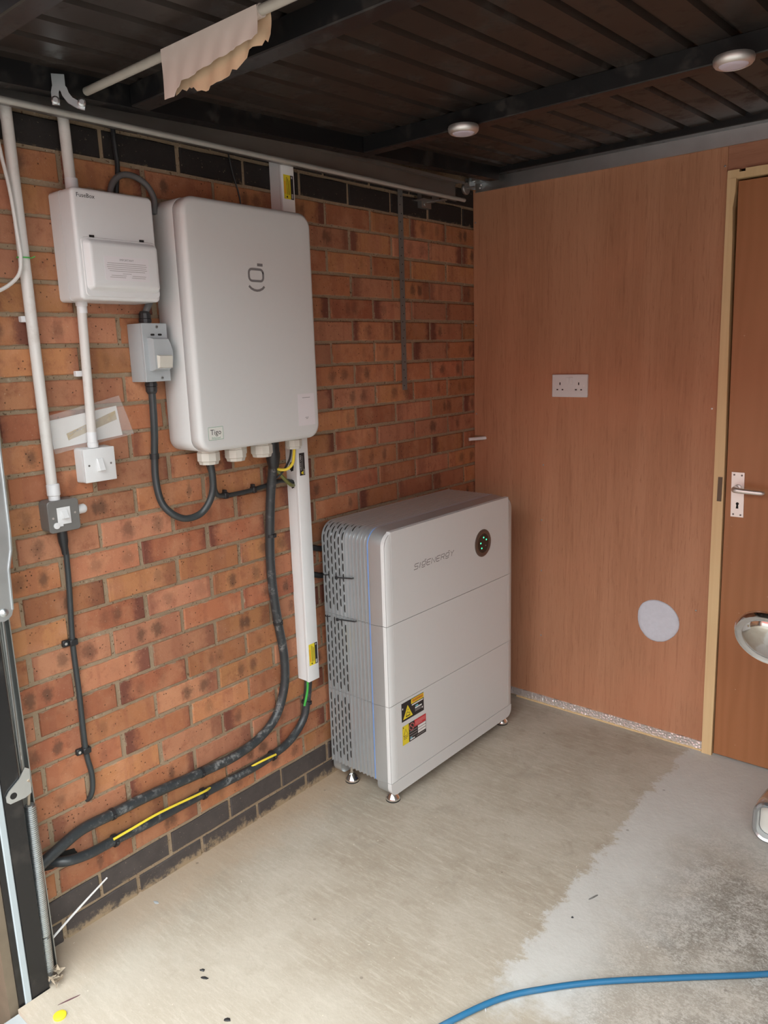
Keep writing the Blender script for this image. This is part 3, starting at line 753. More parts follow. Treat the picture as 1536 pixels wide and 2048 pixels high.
# ventilation slots along the grooves
def path(ins, zb):
    L = outline(ins, zb, ZT, True, n=12); P = [Vector((p[0], p[1])) for p in L]
    S = [0.0]
    for i in range(1, len(P)): S.append(S[-1] + (P[i] - P[i-1]).length)
    def at(s):
        for i in range(1, len(P)):
            if s <= S[i]:
                t = (s - S[i-1])/(S[i] - S[i-1]); d = (P[i] - P[i-1]).normalized(); return P[i-1].lerp(P[i], t), Vector((-d.y, d.x))
        return P[-1], Vector((1, 0))
    return at, S[-1]
at, SL = path(0.0045, 0.10)
vs = B()
for c in range(9):
    g = GX[c]; s = 0.004 + (0.018 if c % 2 else 0.0)
    while s < SL - 0.04:
        mid = at(s + 0.014)[0]
        onside = mid.y < ZT - 0.02
        near = any(abs(mid.y - q) < 0.018 for q in (Z1, Z2)) and onside
        if not (onside and c > 5) and not near:
            loopA = []
            for k in range(5):
                p, nn = at(s + 0.028*k/4); w = 0.0016 if k in (0, 4) else 0.0034
                p = p + nn*0.0004
                loopA.append(((g - w, p.x, p.y), (g + w, p.x, p.y)))
            for k in range(4):
                vs.add([loopA[k][0], loopA[k][1], loopA[k+1][1], loopA[k+1][0]], [(0, 1, 2, 3)])
        s += 0.036
ob = bt.part('vent_slots', vs, DARKHOLE, smooth=0); ob['kind'] = 'stuff'
# round status display
dc = (0.0, 0.568, 0.812)
dsp = bt.part('status_display', B().lathe(dc, X, [(0.0, 0.052), (0.0022, 0.052), (0.0034, 0.0505), (0.0036, 0.0375), (0.0024, 0.036)], 48), plain('bronze_display_ring', (0.17, 0.135, 0.115), 0.3, 0.6, 0.03))
bt.part('display_face', B().lathe(dc, X, [(0.0, 0.037), (0.0030, 0.037)], 40), plain('dark_display_glass', (0.030, 0.024, 0.020), 0.18, 0, 0.02), dsp, 0)
for dy, dz_, m_ in ((0.002, 0.021, GREENLED), (0.020, 0.010, GREENLED), (-0.017, 0.002, GREENLED), (-0.011, -0.018, GREENLED), (0.015, -0.012, LOGOGREY)):
    bt.part('indicator', B().lathe((0.0030, dc[1] + dy, dc[2] + dz_), X, [(0.0, 0.0030), (0.0006, 0.0030)], 12), m_, dsp, 0)
# raised lettering
GLY = {
 'S': [[(.85,1),(.12,1),(0,.88),(0,.62),(.12,.5),(.7,.5),(.8,.4),(.8,.12),(.68,0),(-.05,0)]],
 'I': [[(.1,0),(.1,1)]],
 'G': [[(.12,.95),(.68,.95),(.8,.83),(.8,.40),(.68,.28),(.12,.28),(0,.40),(0,.83),(.12,.95)], [(.5,1.22),(.85,1.22)], [(0,.06),(.2,-.08),(.6,-.08),(.8,.06)]],
 'E': [[(.85,1),(.15,1),(0,.85),(0,.15),(.15,0),(.8,0)], [(.02,.5),(.75,.5)]],
 'N': [[(0,0),(0,1),(.8,0),(.8,1)]],
 'R': [[(0,0),(0,1),(.68,1),(.8,.88),(.8,.64),(.68,.5),(.12,.5)], [(.45,.5),(.8,0)]],
 'Y': [[(0,1),(.4,.55),(.8,1)], [(.4,.55),(.4,0)]]}
lb = B(); u = 0.0; H = 0.0185
for chx in 'SIGENERGY':
    for stt in GLY[chx]:
        lb.ribbon((0.0, 0.156, 0.806), Y, Z, [((u + p[0] + 0.22*p[1])*H*1.30, p[1]*H) for p in stt], 0.0024, X*0.0004)
    u += 0.55 if chx == 'I' else 1.13
bt.part('lettering', lb, LOGOGREY, smooth=0, label='grey brand lettering')

def rect(b, o, uu, ww, x0, x1, y0, y1, d): return b.prism(o, uu, ww, [(x0, y0), (x1, y0), (x1, y1), (x0, y1)], d)
def tri(b, o, uu, ww, cx, cy, s_, d): return b.prism(o, uu, ww, [(cx - s_/2, cy - s_*0.42), (cx + s_/2, cy - s_*0.42), (cx, cy + s_*0.46)], d)
# upper warning label
o1 = (0.0002, 0.070, 0.286)
wl = bt.part('warning_label', rect(B(), o1, Y, Z, 0, 0.122, 0, 0.068, X*0.0004), PRINTK, smooth=0, label='black and orange warning label')
q1 = (0.0006, 0.070, 0.286)
bt.part('label_print', rect(B(), q1, Y, Z, 0.052, 0.122, 0.049, 0.066, X*0.0002), PRINTY, wl, 0)
bt.part('label_print', rect(B(), (0.0008, 0.070, 0.286), Y, Z, 0.057, 0.119, 0.052, 0.064, X*0.0001), PRINTO, wl, 0)
bt.part('lettering', B().text('WARNING', (0.0010, 0.088 + 0.070, 0.286 + 0.0545), Y, Z, 0.0105, X*0.0001, 'CENTER', 1.1), plain('print_dark_brown', (0.20, 0.07, 0.02), 0.6), wl, 0)
bt.part('label_print', tri(B(), q1, Y, Z, 0.033, 0.029, 0.052, X*0.0002), PRINTY, wl, 0)
pk = rect(B(), (0.0008, 0.070, 0.286), Y, Z, 0.022, 0.045, 0.012, 0.0155, X*0.0001)
for pts in ([(0.024,0.016),(0.026,0.027),(0.031,0.029)], [(0.031,0.029),(0.034,0.024),(0.042,0.024),(0.044,0.016)], [(0.030,0.034),(0.034,0.040),(0.036,0.034)]):
    pk.ribbon((0.0008, 0.070, 0.286), Y, Z, pts, 0.002, X*0.0001)
bt.part('pictogram', pk, PRINTK, wl, 0)
wp = rect(B(), q1, Y, Z, 0.056, 0.118, 0.0415, 0.046, X*0.0002); rect(wp, q1, Y, Z, 0.073, 0.110, 0.024, 0.029, X*0.0002); rect(wp, q1, Y, Z, 0.110, 0.116, 0.012, 0.018, X*0.0002); rect(wp, q1, Y, Z, 0.004, 0.008, 0.044, 0.050, X*0.0002)
bt.part('label_print', wp, PRINTW, wl, 0)
bt.part('label_print', rect(B(), q1, Y, Z, 0.075, 0.090, 0.0305, 0.036, X*0.0002), PRINTC, wl, 0)
rl = rect(B(), q1, Y, Z, 0.072, 0.106, 0.014, 0.0155, X*0.0002); rect(rl, q1, Y, Z, 0.072, 0.104, 0.0185, 0.020, X*0.0002)
bt.part('label_print', rl, SOFTGREY, wl, 0)
# lower label: yellow strip, red block, white boxes
o2 = (0.0002, 0.072, 0.199); q2 = (0.0006, 0.072, 0.199); q3 = (0.0008, 0.072, 0.199)
il = bt.part('information_label', rect(B(), o2, Y, Z, 0, 0.130, 0, 0.070, X*0.0004), PRINTK, smooth=0, label='yellow, red and black information label')
bt.part('label_print', rect(B(), q2, Y, Z, 0.0, 0.034, 0, 0.070, X*0.0002), PRINTY, il, 0)
b = B().ribbon(q3, Y, Z, [(0.005, 0.032), (0.029, 0.032), (0.017, 0.056), (0.005, 0.032)], 0.0022, X*0.0001); rect(b, q3, Y, Z, 0.005, 0.029, 0.0255, 0.0275, X*0.0001); rect(b, q3, Y, Z, 0.005, 0.024, 0.020, 0.0218, X*0.0001); rect(b, q3, Y, Z, 0.003, 0.007, 0.062, 0.067, X*0.0001)
bt.part('pictogram', b, PRINTK, il, 0)
bt.part('label_print', rect(B(), q2, Y, Z, 0.066, 0.130, 0.044, 0.070, X*0.0002), PRINTR, il, 0)
b = B()
for zz in (0.062, 0.0575, 0.053, 0.0485): rect(b, q3, Y, Z, 0.070, 0.126 if zz > 0.05 else 0.108, zz, zz + 0.0018, X*0.0001)
bt.part('label_print', b, plain('print_pink', (0.72, 0.32, 0.32), 0.6), il, 0)
b = B().ribbon(q2, Y, Z, [(0.0505 + 0.0125*math.cos(t*math.pi/10), 0.052 + 0.0125*math.sin(t*math.pi/10)) for t in range(21)], 0.0026, X*0.0002).ribbon(q2, Y, Z, [(0.042, 0.060), (0.059, 0.044)], 0.0026, X*0.0002)
bt.part('pictogram', b, plain('print_light_red', (0.62, 0.16, 0.15), 0.55), il, 0)
b = B()
for k in range(3): rect(b, q2, Y, Z, 0.084, 0.128, 0.013 + 0.0105*k, 0.0215 + 0.0105*k, X*0.0002)
rect(b, q2, Y, Z, 0.040, 0.066, 0.004, 0.008, X*0.0002)
bt.part('label_print', b, PRINTW, il, 0)
b = B()
for k in range(3): rect(b, q2, Y, Z, 0.038, 0.080, 0.016 + 0.0095*k, 0.0174 + 0.0095*k, X*0.0002)
rect(b, q2, Y, Z, 0.076, 0.122, 0.006, 0.0074, X*0.0002)
bt.part('label_print', b, SOFTGREY, il, 0)
bt.part('label_print', rect(B(), q2, Y, Z, 0.041, 0.052, 0.009, 0.0135, X*0.0002), PRINTC, il, 0)

# cable ties threaded through the side slots
def slot_tie(z, xa, xb, lab):
    t = Thing('cable_tie', (xa, -1.008, z), lab, 'cable tie', 'black ties through the battery side slots')
    t.part('strap', B().tube([(xa, -1.0035, z), (xa + 0.004, -1.0085, z + 0.001), (xb - 0.004, -1.0085, z + 0.009), (xb, -1.003, z + 0.010)], 0.0024, 6), BLACKP)
    t.part('strap', B().tube([(0.041, -1.0035, z + 0.002), (0.046, -1.0075, z), (0.060, -1.0075, z + 0.002), (0.064, -1.0025, z + 0.002)], 0.0020, 6), BLACKP)
    t.part('tie_head', B().rbox(xa - 0.004, xa + 0.005, -1.0105, -1.004, z - 0.006, z + 0.004, 0.001, 1), BLACKP)
slot_tie(0.783, 0.104, 0.181, 'upper black cable tie through the side slots of the battery stack')
slot_tie(0.634, 0.100, 0.186, 'lower black cable tie through the side slots of the battery stack')
# cables running behind the stack
for k, (z0, z1, lab) in enumerate(((0.880, 0.868, 'upper black cable disappearing behind the battery stack'), (0.785, 0.772, 'lower black cable disappearing behind the battery stack'))):
    single('cable', B().tube([(0.014, -1.062, z0 + 0.004), (0.018, -1.03, z0), (0.020, -0.99, z1), (0.020, -0.90, z1 - 0.01)], 0.010, 8, 3), BLACKP, (0.018, -1.03, z0), lab, 'cable', 'cables behind the battery stack')

# ================================================================ wall gateway cabinet
gw = Thing('gateway_cabinet', (0.0, -1.318, 1.27), 'large white wall-mounted gateway cabinet with rounded cover and grey emblem', 'electrical cabinet')
GY0, GY1, GZ0, GZ1 = -1.547, -1.092, 1.270, 1.926
gw.part('wall_plate', B().box(0.001, 0.012, GY0 + 0.05, GY1 - 0.05, GZ0 + 0.05, GZ1 - 0.05), GALV, smooth=0)
gw.part('body', B().rprism('x', [(0.006, 0.003), (0.010, 0.0), (0.104, 0.0), (0.1055, 0.0012)], (GY0, GY1, GZ0, GZ1), 0.036, 7), WHITE, smooth=50)
gw.part('gasket', B().rprism('x', [(0.1055, 0.002), (0.1075, 0.002)], (GY0, GY1, GZ0, GZ1), 0.036, 7), SEAM, smooth=50)
cv = gw.part('cover', B().rprism('x', [(0.1073, 0.0012), (0.1083, 0.0)] + [(0.1345 + 0.0140*math.sin(t), 0.0140*(1 - math.cos(t))) for t in [k*math.pi/2/7 for k in range(8)]] + [(0.1492, 0.05)], (GY0, GY1, GZ0, GZ1), 0.042, 8), WHITE, smooth=60)
FX = 0.1494
eb = B(); go = (FX, -1.3455, 1.7235)
sq = []
for cx, cy, a0 in ((0.043, 0.0225, 0), (0.0125, 0.0225, 90), (0.0125, 0.0125, 180), (0.043, 0.0125, 270)):
    for k in range(5):
        t = math.radians(a0 + 90*k/4); sq.append((cx + 0.0105*math.cos(t), cy + 0.0105*math.sin(t)))
eb.ribbon(go, Y, Z, sq + sq[:2], 0.0062, X*0.0006)
eb.ribbon(go, Y, Z, [(0.034, 0.0455), (0.0535, 0.0455)], 0.0075, X*0.0006)
eb.ribbon(go, Y, Z, [(0.0, -0.0120), (0.008, -0.0185), (0.018, -0.0225), (0.028, -0.0238), (0.038, -0.0225), (0.048, -0.0185), (0.056, -0.0120)], 0.0062, X*0.0006)
gw.part('emblem', eb, LOGOGREY, cv, 0, label='grey face-like emblem')
o3 = (FX, -1.521, 1.302)
tg = gw.part('sticker', B().rprism('x', [(FX, 0.0), (FX + 0.0003, 0.0)], (-1.521, -1.470, 1.302, 1.338), 0.003, 4), plain('sticker_pale_green', (0.74, 0.76, 0.72), 0.5), cv, 0, label='small square Tigo sticker')
rr_ = [(0.0022, 0.0022), (0.0488, 0.0022), (0.0488, 0.0338), (0.0022, 0.0338), (0.0022, 0.0022)]
b = B().ribbon((FX + 0.0003, -1.521, 1.302), Y, Z, [(0.001, 0.001), (0.050, 0.001)], 0.0009, X*0.0001)
b.ribbon((FX + 0.0003, -1.521, 1.302), Y, Z, [(0.050, 0.001), (0.050, 0.035)], 0.0009, X*0.0001).ribbon((FX + 0.0003, -1.521, 1.302), Y, Z, [(0.050, 0.035), (0.001, 0.035)], 0.0009, X*0.0001).ribbon((FX + 0.0003, -1.521, 1.302), Y, Z, [(0.001, 0.035), (0.001, 0.001)], 0.0009, X*0.0001)
b.text('Enhanced', (FX + 0.0004, -1.4955, 1.3055), Y, Z, 0.0075, X*0.0001, 'CENTER')
gw.part('sticker_print', b, PRINTG, cv, 0)
gw.part('sticker_print', B().text('Tigo', (FX + 0.0004, -1.4955, 1.3165), Y, Z, 0.0205, X*0.0001, 'CENTER'), PRINTK, cv, 0)
st_ = gw.part('sticker', B().box(FX, FX + 0.0003, -1.184, -1.115, 1.311, 1.406), PAPER, cv, 0, label='pale printed sticker')
b = B()
for w_, z_ in ((0.032, 1.394), (0.014, 1.334), (0.008, 1.3305)):
    b.box(FX + 0.0003, FX + 0.0004, -1.1495 - w_/2, -1.1495 + w_/2, z_, z_ + 0.0014)
gw.part('sticker_print', b, LOGOGREY, cv, 0)
def gland(th, x, y, ztop, r, h, mat, name='gland', hole=True):
    hexv = B()
    loops = []
    for dz__, rr__ in ((0.0, r), (-h*0.16, r), (-h*0.18, r*1.08), (-h*0.74, r*1.08), (-h*0.80, r*0.98), (-h, r*0.90)):
        loops.append([(x + rr__*math.cos(math.pi*k/5), y + rr__*math.sin(math.pi*k/5), ztop + dz__) for k in range(10)])
    hexv.loft(loops); o_ = th.part(name, hexv, mat, smooth=25)
    return o_
gland(gw, 0.090, -1.481, 1.2705, 0.030, 0.040, GLAND)
gland(gw, 0.105, -1.398, 1.2705, 0.029, 0.040, GLAND)
gland(gw, 0.060, -1.352, 1.2705, 0.025, 0.036, GLAND)
gland(gw, 0.095, -1.291, 1.2705, 0.031, 0.042, GLAND)
gland(gw, 0.090, -1.156, 1.2705, 0.025, 0.034, GLAND)
gw.part('cable_boot', B().lathe((0.070, -1.226, 1.2705), -Z, [(0, 0.021), (0.036, 0.021), (0.042, 0.023), (0.055, 0.022), (0.085, 0.0165), (0.088, 0.0145)], 20), BLACKP, label='black rubber cable boot')

# ================================================================ trunking, strap and cables on the brick wall
tk = Thing('trunking', (0.0, -1.088, 0.43), 'long white trunking running down the wall from under the gateway cabinet', 'trunking')
tk2 = Thing('trunking', (0.0, -1.088, 1.945), 'short white trunking rising above the gateway cabinet', 'trunking')
for t_, z0, z1 in ((tk, 0.430, 1.266), (tk2, 1.940, 2.30)):
    t_.part('base', B().box(0.001, 0.044, -1.110, -1.064, z0, z1), TRUNK, smooth=0)
    t_.part('lid', B().rprism('z', [(z0 - 0.001, 0.0004), (z0, 0.0), (z1, 0.0)], (0.0442, 0.0560, -1.1125, -1.0615), 0.0022, 2), TRUNK, smooth=30)
def cut_hole(y, z, r):
    b = B(); pts = [(r*(1 + 0.14*math.sin(k*2.7))*math.cos(math.pi*k/7), r*1.5*(1 + 0.10*math.cos(k*3.1))*math.sin(math.pi*k/7)) for k in range(14)]
    b.prism((0.026, -1.1100, z), X, Z, pts, -Y*0.0006); return b
tk.part('cut_hole', cut_hole(0, 1.168, 0.010), DARKHOLE, smooth=0); tk.part('cut_hole', cut_hole(0, 1.112, 0.010), DARKHOLE, smooth=0)
def tlabel(z0, z1, yellow, lab, tk=tk):
    xo = 0.0562
    p = tk.part('label', B().box(xo - 0.0003, xo, -1.106, -1.066, z0, z1) if yellow else B().box(xo - 0.0003, xo, -1.103, -1.0795, z0, z1), PRINTK, smooth=0, label=lab)
    if yellow:
        tk.part('label_print', B().box(xo, xo + 0.0002, -1.106, -1.0785, z0, z1), PRINTY, p, 0)
        b = B()
        for k, yy in enumerate((-1.094, -1.089, -1.084)): b.box(xo + 0.0002, xo + 0.0003, yy, yy + 0.0018, z0 + 0.012, z1 - 0.006 - 0.004*k)
        tri(b, (xo + 0.0002, -1.0945, z0 + 0.006), Z, -Y, 0, 0, 0.008, X*0.0001)
        tk.part('label_print', b, PRINTK, p, 0)
        tk.part('label_print', B().box(xo + 0.0002, xo + 0.0003, -1.1035, -1.0985, z0 + 0.014, z1 - 0.018), PRINTO, p, 0)
        tk.part('label_print', B().box(xo, xo + 0.0002, -1.0755, -1.0690, z0 + 0.003, z0 + 0.016).box(xo, xo + 0.0002, -1.0755, -1.070, z1 - 0.009, z1 - 0.003), SOFTGREY, p, 0)
    else:
        tk.part('lettering', B().text('LIVE DC CABLE', (xo, -1.0945, z0 + 0.017), Z, -Y, 0.0085, X*0.0002, 'LEFT', 0.85), PRINTW, p, 0)
        tk.part('label_print', tri(B(), (xo, -1.0930, z0 + 0.0085), Z, -Y, 0, 0, 0.012, X*0.0002), PRINTY, p, 0)
        tk.part('label_print', B().box(xo, xo + 0.0002, -1.0850, -1.0815, z0 + 0.003, z0 + 0.020).box(xo, xo + 0.0002, -1.0895, -1.0885, z0 + 0.018, z1 - 0.010), SOFTGREY, p, 0)
tlabel(1.981, 2.049, True, 'yellow and black cable label', tk2)
tlabel(1.140, 1.213, False, 'black live cable label')
tlabel(0.486, 0.562, True, 'yellow and black cable label near the bottom')

sp_ = Thing('perforated_strap', (0.0, -0.482, 1.38), 'long grey perforated metal strap hanging on the brick wall', 'metal strap')
sp_.part('strip', B().box(0.0022, 0.0040, -0.4955, -0.4680, 1.379, 2.11), GREYM, smooth=0)
for k in range(24):
    sp_.part('hole', B().lathe((0.0040, -0.4855 + (0.007 if k % 2 else 0.0), 1.395 + k*0.0295), X, [(0.0, 0.0024), (0.0002, 0.0024)], 8), DARKHOLE, smooth=0)

def tie(pos, axis, r, lab, group, mat=BLACKP):
    t = Thing('cable_tie', pos, lab, 'cable tie', group)
    a = Vector(axis).normalized(); p = Vector(pos)
    t.part('strap', B().lathe(p - a*0.0045, a, [(0, r), (0.0, r + 0.0016), (0.009, r + 0.0016), (0.009, r)], 18), mat)
    side = a.cross(X).normalized() if abs(a.x) < 0.9 else Y
    c = p + X*(r + 0.002)
    t.part('tie_head', B().rbox(c.x - 0.003, c.x + 0.003, c.y - 0.0045, c.y + 0.0045, c.z - 0.0045, c.z + 0.0045, 0.001, 1), mat)
big = [(0.070, -1.224, 1.24), (0.050, -1.213, 1.174), (0.030, -1.212, 1.076), (0.020, -1.218, 0.913), (0.020, -1.217, 0.796), (0.020, -1.203, 0.664), (0.020, -1.186, 0.545), (0.020, -1.192, 0.44), (0.020, -1.235, 0.348), (0.020, -1.311, 0.300), (0.020, -1.417, 0.281), (0.020, -1.548, 0.286), (0.020, -1.725, 0.299), (0.020, -1.844, 0.301), (0.022, -1.932, 0.304), (0.030, -2.001, 0.291), (0.035, -2.075, 0.268)]
single('armoured_cable', B().tube(big, 0.0148, 14, 5), CABLE, (0.02, -1.40, 0.28), 'thick scuffed black cable sweeping from the gateway cabinet down to the left', 'cable')
two = [(0.030, -1.088, 0.450), (0.026, -1.088, 0.415), (0.022, -1.096, 0.348), (0.020, -1.117, 0.282), (0.018, -1.181, 0.231), (0.016, -1.260, 0.212), (0.016, -1.359, 0.205), (0.016, -1.537, 0.211), (0.018, -1.733, 0.215), (0.022, -1.846, 0.223), (0.030, -1.924, 0.230), (0.030, -1.979, 0.241), (0.010, -2.010, 0.246), (-0.018, -2.020, 0.247)]
single('armoured_cable', B().tube(two, 0.0135, 14, 5), CABLE, (0.02, -1.36, 0.205), 'scuffed black cable from the foot of the trunking into a hole in the bricks', 'cable')
single('earth_wire', B().tube([(0.036, -1.262, 0.222), (0.034, -1.30, 0.2235), (0.022, -1.345, 0.2170), (0.006, -1.40, 0.2030), (0.006, -1.48, 0.2040), (0.022, -1.525, 0.2220), (0.036, -1.56, 0.231), (0.043, -1.711, 0.246), (0.043, -1.800, 0.244), (0.037, -1.858, 0.238)], 0.0036, 8, 5), YELLOWW, (0.036, -1.55, 0.23), 'thin yellow earth wire tied along the lower black cable', 'wire')
single('earth_wire', B().tube([(0.036, -1.100, 0.44), (0.037, -1.103, 0.40), (0.036, -1.112, 0.365), (0.034, -1.120, 0.34)], 0.0042, 8, 4), GREENW, (0.036, -1.10, 0.40), 'short green earth wire leaving the bottom of the trunking', 'wire')
GT1 = 'black ties along the thick upper cable'
for p, a, lab in (((0.026, -1.2135, 0.961), (0, 0, 1), 'uppermost black tie on the thick cable below the gateway cabinet'), ((0.020, -1.203, 0.664), (0, -0.15, 1), 'black tie on the thick cable beside the middle of the trunking'),
                  ((0.020, -1.548, 0.286), (0, 1, -0.05), 'black tie on the lower run of the thick cable, right of centre'), ((0.020, -1.844, 0.301), (0, 1, -0.02), 'leftmost black tie on the thick upper cable')):
    tie(p, a, 0.0150, lab, GT1)
GT2 = 'black ties along the lower cable'
for p, a, lab in (((0.017, -1.262, 0.212), (0, 1, 0.12), 'black tie at the right end of the yellow wire'), ((0.018, -1.545, 0.213), (0, 1, -0.05), 'black tie halfway along the yellow wire'),
                  ((0.024, -1.848, 0.224), (0, 1, -0.05), 'black tie at the left end of the yellow wire'), ((0.022, -1.097, 0.342), (0, 0.25, 1), 'black tie on the cable just below the trunking')):
    tie(p, a, 0.0165, lab, GT2)
# ragged hole in the bricks where the lower cable enters
hb = B(); pts = [((0.046 + 0.010*math.sin(3*k))*math.cos(math.pi*k/8), (0.019 + 0.004*math.cos(5*k))*math.sin(math.pi*k/8)) for k in range(16)]
hb.prism((0.0026, -1.995, 0.241), Y, Z, pts, -X*0.006)
ho = build('cable_hole', hb, DARKHOLE, (0, 0, 0), wall, 0); ho['label'] = 'ragged dark hole in the bricks'

thin = [(0.060, -1.462, 1.225), (0.035, -1.430, 1.175), (0.016, -1.410, 1.132), (0.012, -1.384, 1.116), (0.011, -1.297, 1.114), (0.011, -1.215, 1.120), (0.014, -1.153, 1.127), (0.024, -1.120, 1.122), (0.026, -1.104, 1.112)]
single('cable', B().tube(thin, 0.0072, 10, 5), CABLE2, (0.012, -1.30, 1.114), 'thin black cable clipped level from under the gateway cabinet to the trunking', 'cable')
for y, z, lab in ((-1.372, 1.1155, 'left black clip on the thin level cable'), (-1.262, 1.116, 'right black clip on the thin level cable')):
    t = Thing('cable_clip', (0.012, y, z), lab, 'cable clip', 'clips on the thin level cable')
    t.part('saddle', B().rbox(0.001, 0.021, y - 0.007, y + 0.007, z - 0.0095, z + 0.0095, 0.002, 1), BLACKP); t.part('pin', B().rbox(0.002, 0.016, y - 0.004, y + 0.004, z + 0.009, z + 0.017, 0.001, 1), BLACKP)
loop = [(0.034, -1.606, 1.47), (0.035, -1.608, 1.389), (0.030, -1.608, 1.322), (0.022, -1.609, 1.260), (0.024, -1.613, 1.198), (0.035, -1.610, 1.141), (0.050, -1.592, 1.106), (0.060, -1.555, 1.084), (0.070, -1.511, 1.090), (0.080, -1.484, 1.120), (0.084, -1.470, 1.160), (0.088, -1.472, 1.204), (0.090, -1.478, 1.240)]
single('cable', B().tube(loop, 0.0098, 12, 6), CABLE2, (0.05, -1.555, 1.084), 'black cable looping from the grey isolator down and up into the gateway cabinet', 'cable')
t = Thing('cable_clip', (0.012, -1.609, 1.262), 'black clip holding the looped cable below the isolator', 'cable clip')
t.part('saddle', B().lathe((0.022, -1.609, 1.256), Z, [(0, 0.0095), (0, 0.0125), (0.014, 0.0125), (0.014, 0.0095)], 16), BLACKP); t.part('pin', B().rbox(0.0, 0.012, -1.600, -1.590, 1.258, 1.270, 0.001, 1), BLACKP)
single('earth_wire', B().tube([(0.090, -1.153, 1.245), (0.090, -1.157, 1.215), (0.089, -1.164, 1.190), (0.080, -1.180, 1.174), (0.066, -1.197, 1.174), (0.052, -1.203, 1.180)], 0.0046, 8, 5), YELLOWW, (0.09, -1.16, 1.20), 'yellow wire curling from the small gland beside the trunking', 'wire')
single('earth_wire', B().tube([(0.052, -1.200, 1.175), (0.054, -1.172, 1.142), (0.050, -1.140, 1.116), (0.030, -1.108, 1.108)], 0.0058, 8, 5), plain('olive_earth_insulation', (0.16, 0.17, 0.05), 0.45), (0.054, -1.17, 1.14), 'olive green striped wire entering the side of the trunking', 'wire')
single('wire', B().tube([(0.084, -1.161, 1.245), (0.080, -1.166, 1.205), (0.062, -1.182, 1.165), (0.050, -1.200, 1.146)], 0.0034, 8, 5), BLACKP, (0.08, -1.166, 1.2), 'thin black wire behind the yellow wire at the small gland', 'wire')

# ================================================================ isolator switch
iso = Thing('isolator_switch', (0.0, -1.605, 1.464), 'pale grey rotary isolator box left of the gateway cabinet', 'isolator')
iso.part('box', B().rbox(0.001, 0.060, -1.642, -1.567, 1.464, 1.613, 0.002, 2), GREYP)
fp = iso.part('front_plate', B().rbox(0.0605, 0.0690, -1.642, -1.567, 1.464, 1.613, 0.0012, 1), GREYP)
cvp = [(0.0, 0.0), (0.050, 0.0), (0.058, 0.012), (0.062, 0.030), (0.062, 0.052), (0.056, 0.072), (0.050, 0.084), (0.0, 0.084)]
b = B(); o4 = Vector((0.0690, -1.629, 1.492))
l0 = [o4 + Y*p[0] + Z*p[1] for p in cvp]; l1 = [q + X*0.012 for q in l0]; l2 = [q + X*0.024 + (Vector((0, -1.603, 1.534)) - Vector((0, q.y, q.z)))*0.10 for q in l0]
b.loft([l0, l1, l2]); hood = iso.part('hood', b, GREYP, fp, 30)
b = B(); k0 = [Vector((0.0925, -1.621, 1.498)), Vector((0.0925, -1.575, 1.498)), Vector((0.0925, -1.575, 1.532)), Vector((0.0925, -1.621, 1.532))]
b.loft([k0, [k0[0] + X*0.006 + Y*0.004 + Z*0.003, k0[1] + X*0.006 - Y*0.004 + Z*0.003, k0[2] + X*0.010 - Y*0.004 - Z*0.003, k0[3] + X*0.010 + Y*0.004 - Z*0.003]])
iso.part('knob', b, plain('off_white_knob', (0.62, 0.61, 0.55), 0.4), fp, 30)
for y, z in ((-1.612, 1.584), (-1.590, 1.584)):
    iso.part('slot', B().rprism('x', [(0.0690, 0.0), (0.0694, 0.0)], (y - 0.006, y + 0.006, z - 0.0025, z + 0.0025), 0.0024, 3), DARKHOLE, fp, 0)
for y, z in ((-1.598, 1.604), (-1.594, 1.473)):
    iso.part('screw', B().lathe((0.0690, y, z), X, [(0, 0.0042), (0.0012, 0.0042), (0.0016, 0.003)], 12), GALVD, fp, 0)
    iso.part('screw_slot', B().box(0.0707, 0.0709, y - 0.003, y + 0.003, z - 0.0006, z + 0.0006), DARKHOLE, fp, 0)
def bgland(z, up):
    s_ = 1 if up else -1
    b = B().lathe((0.034, -1.607, z), (0, 0, s_), [(0, 0.015), (0.004, 0.015), (0.004, 0.0165), (0.012, 0.0165), (0.0125, 0.0135), (0.0135, 0.0155), (0.026, 0.0150), (0.032, 0.0115)], 12)
    iso.part('gland', b, BLACKP, smooth=25)
bgland(1.613, True); bgland(1.464, False)
single('cable', B().tube([(0.040, -1.592, 1.668), (0.040, -1.600, 1.655), (0.036, -1.606, 1.640), (0.034, -1.607, 1.625)], 0.0085, 10, 4), GREYCAB, (0.037, -1.603, 1.645), 'short grey cable from the fuse box down into the isolator', 'cable')

# ================================================================ fuse box
fb = Thing('fuse_box', (0.0, -1.708, 1.662), 'white plastic fuse box with hinged cover and lettering at top left', 'fuse box')
FY0, FY1, FZ0, FZ1 = -1.816, -1.601, 1.663, 1.914
fb.part('back_box', B().rprism('x', [(0.001, 0.0), (0.048, 0.0)], (FY0, FY1, FZ0, FZ1), 0.010, 4), WPLASTIC)
fb.part('case', B().rprism('x', [(0.0485, 0.0006), (0.0492, 0.0), (0.094, 0.0)] + [(0.096 + 0.008*math.sin(t), 0.008*(1 - math.cos(t))) for t in [k*math.pi/2/4 for k in range(5)]], (FY0, FY1, FZ0, FZ1), 0.012, 5), WPLASTIC)
hc = [(0.0, 0.0), (0.004, 0.0), (0.006, 0.0015), (0.008, 0.003)]
fc = fb.part('cover', B().rprism('x', [(0.1042, 0.0), (0.1060, 0.0015), (0.1060, 0.004)], (-1.805, -1.603, 1.671, 1.806), 0.012, 5).rprism('x', [(0.1058, 0.0), (0.1075, 0.001), (0.118, 0.007), (0.1205, 0.0105), (0.1210, 0.016)], (-1.801, -1.6035, 1.684, 1.802), 0.014, 6), WPLASTIC, smooth=50)
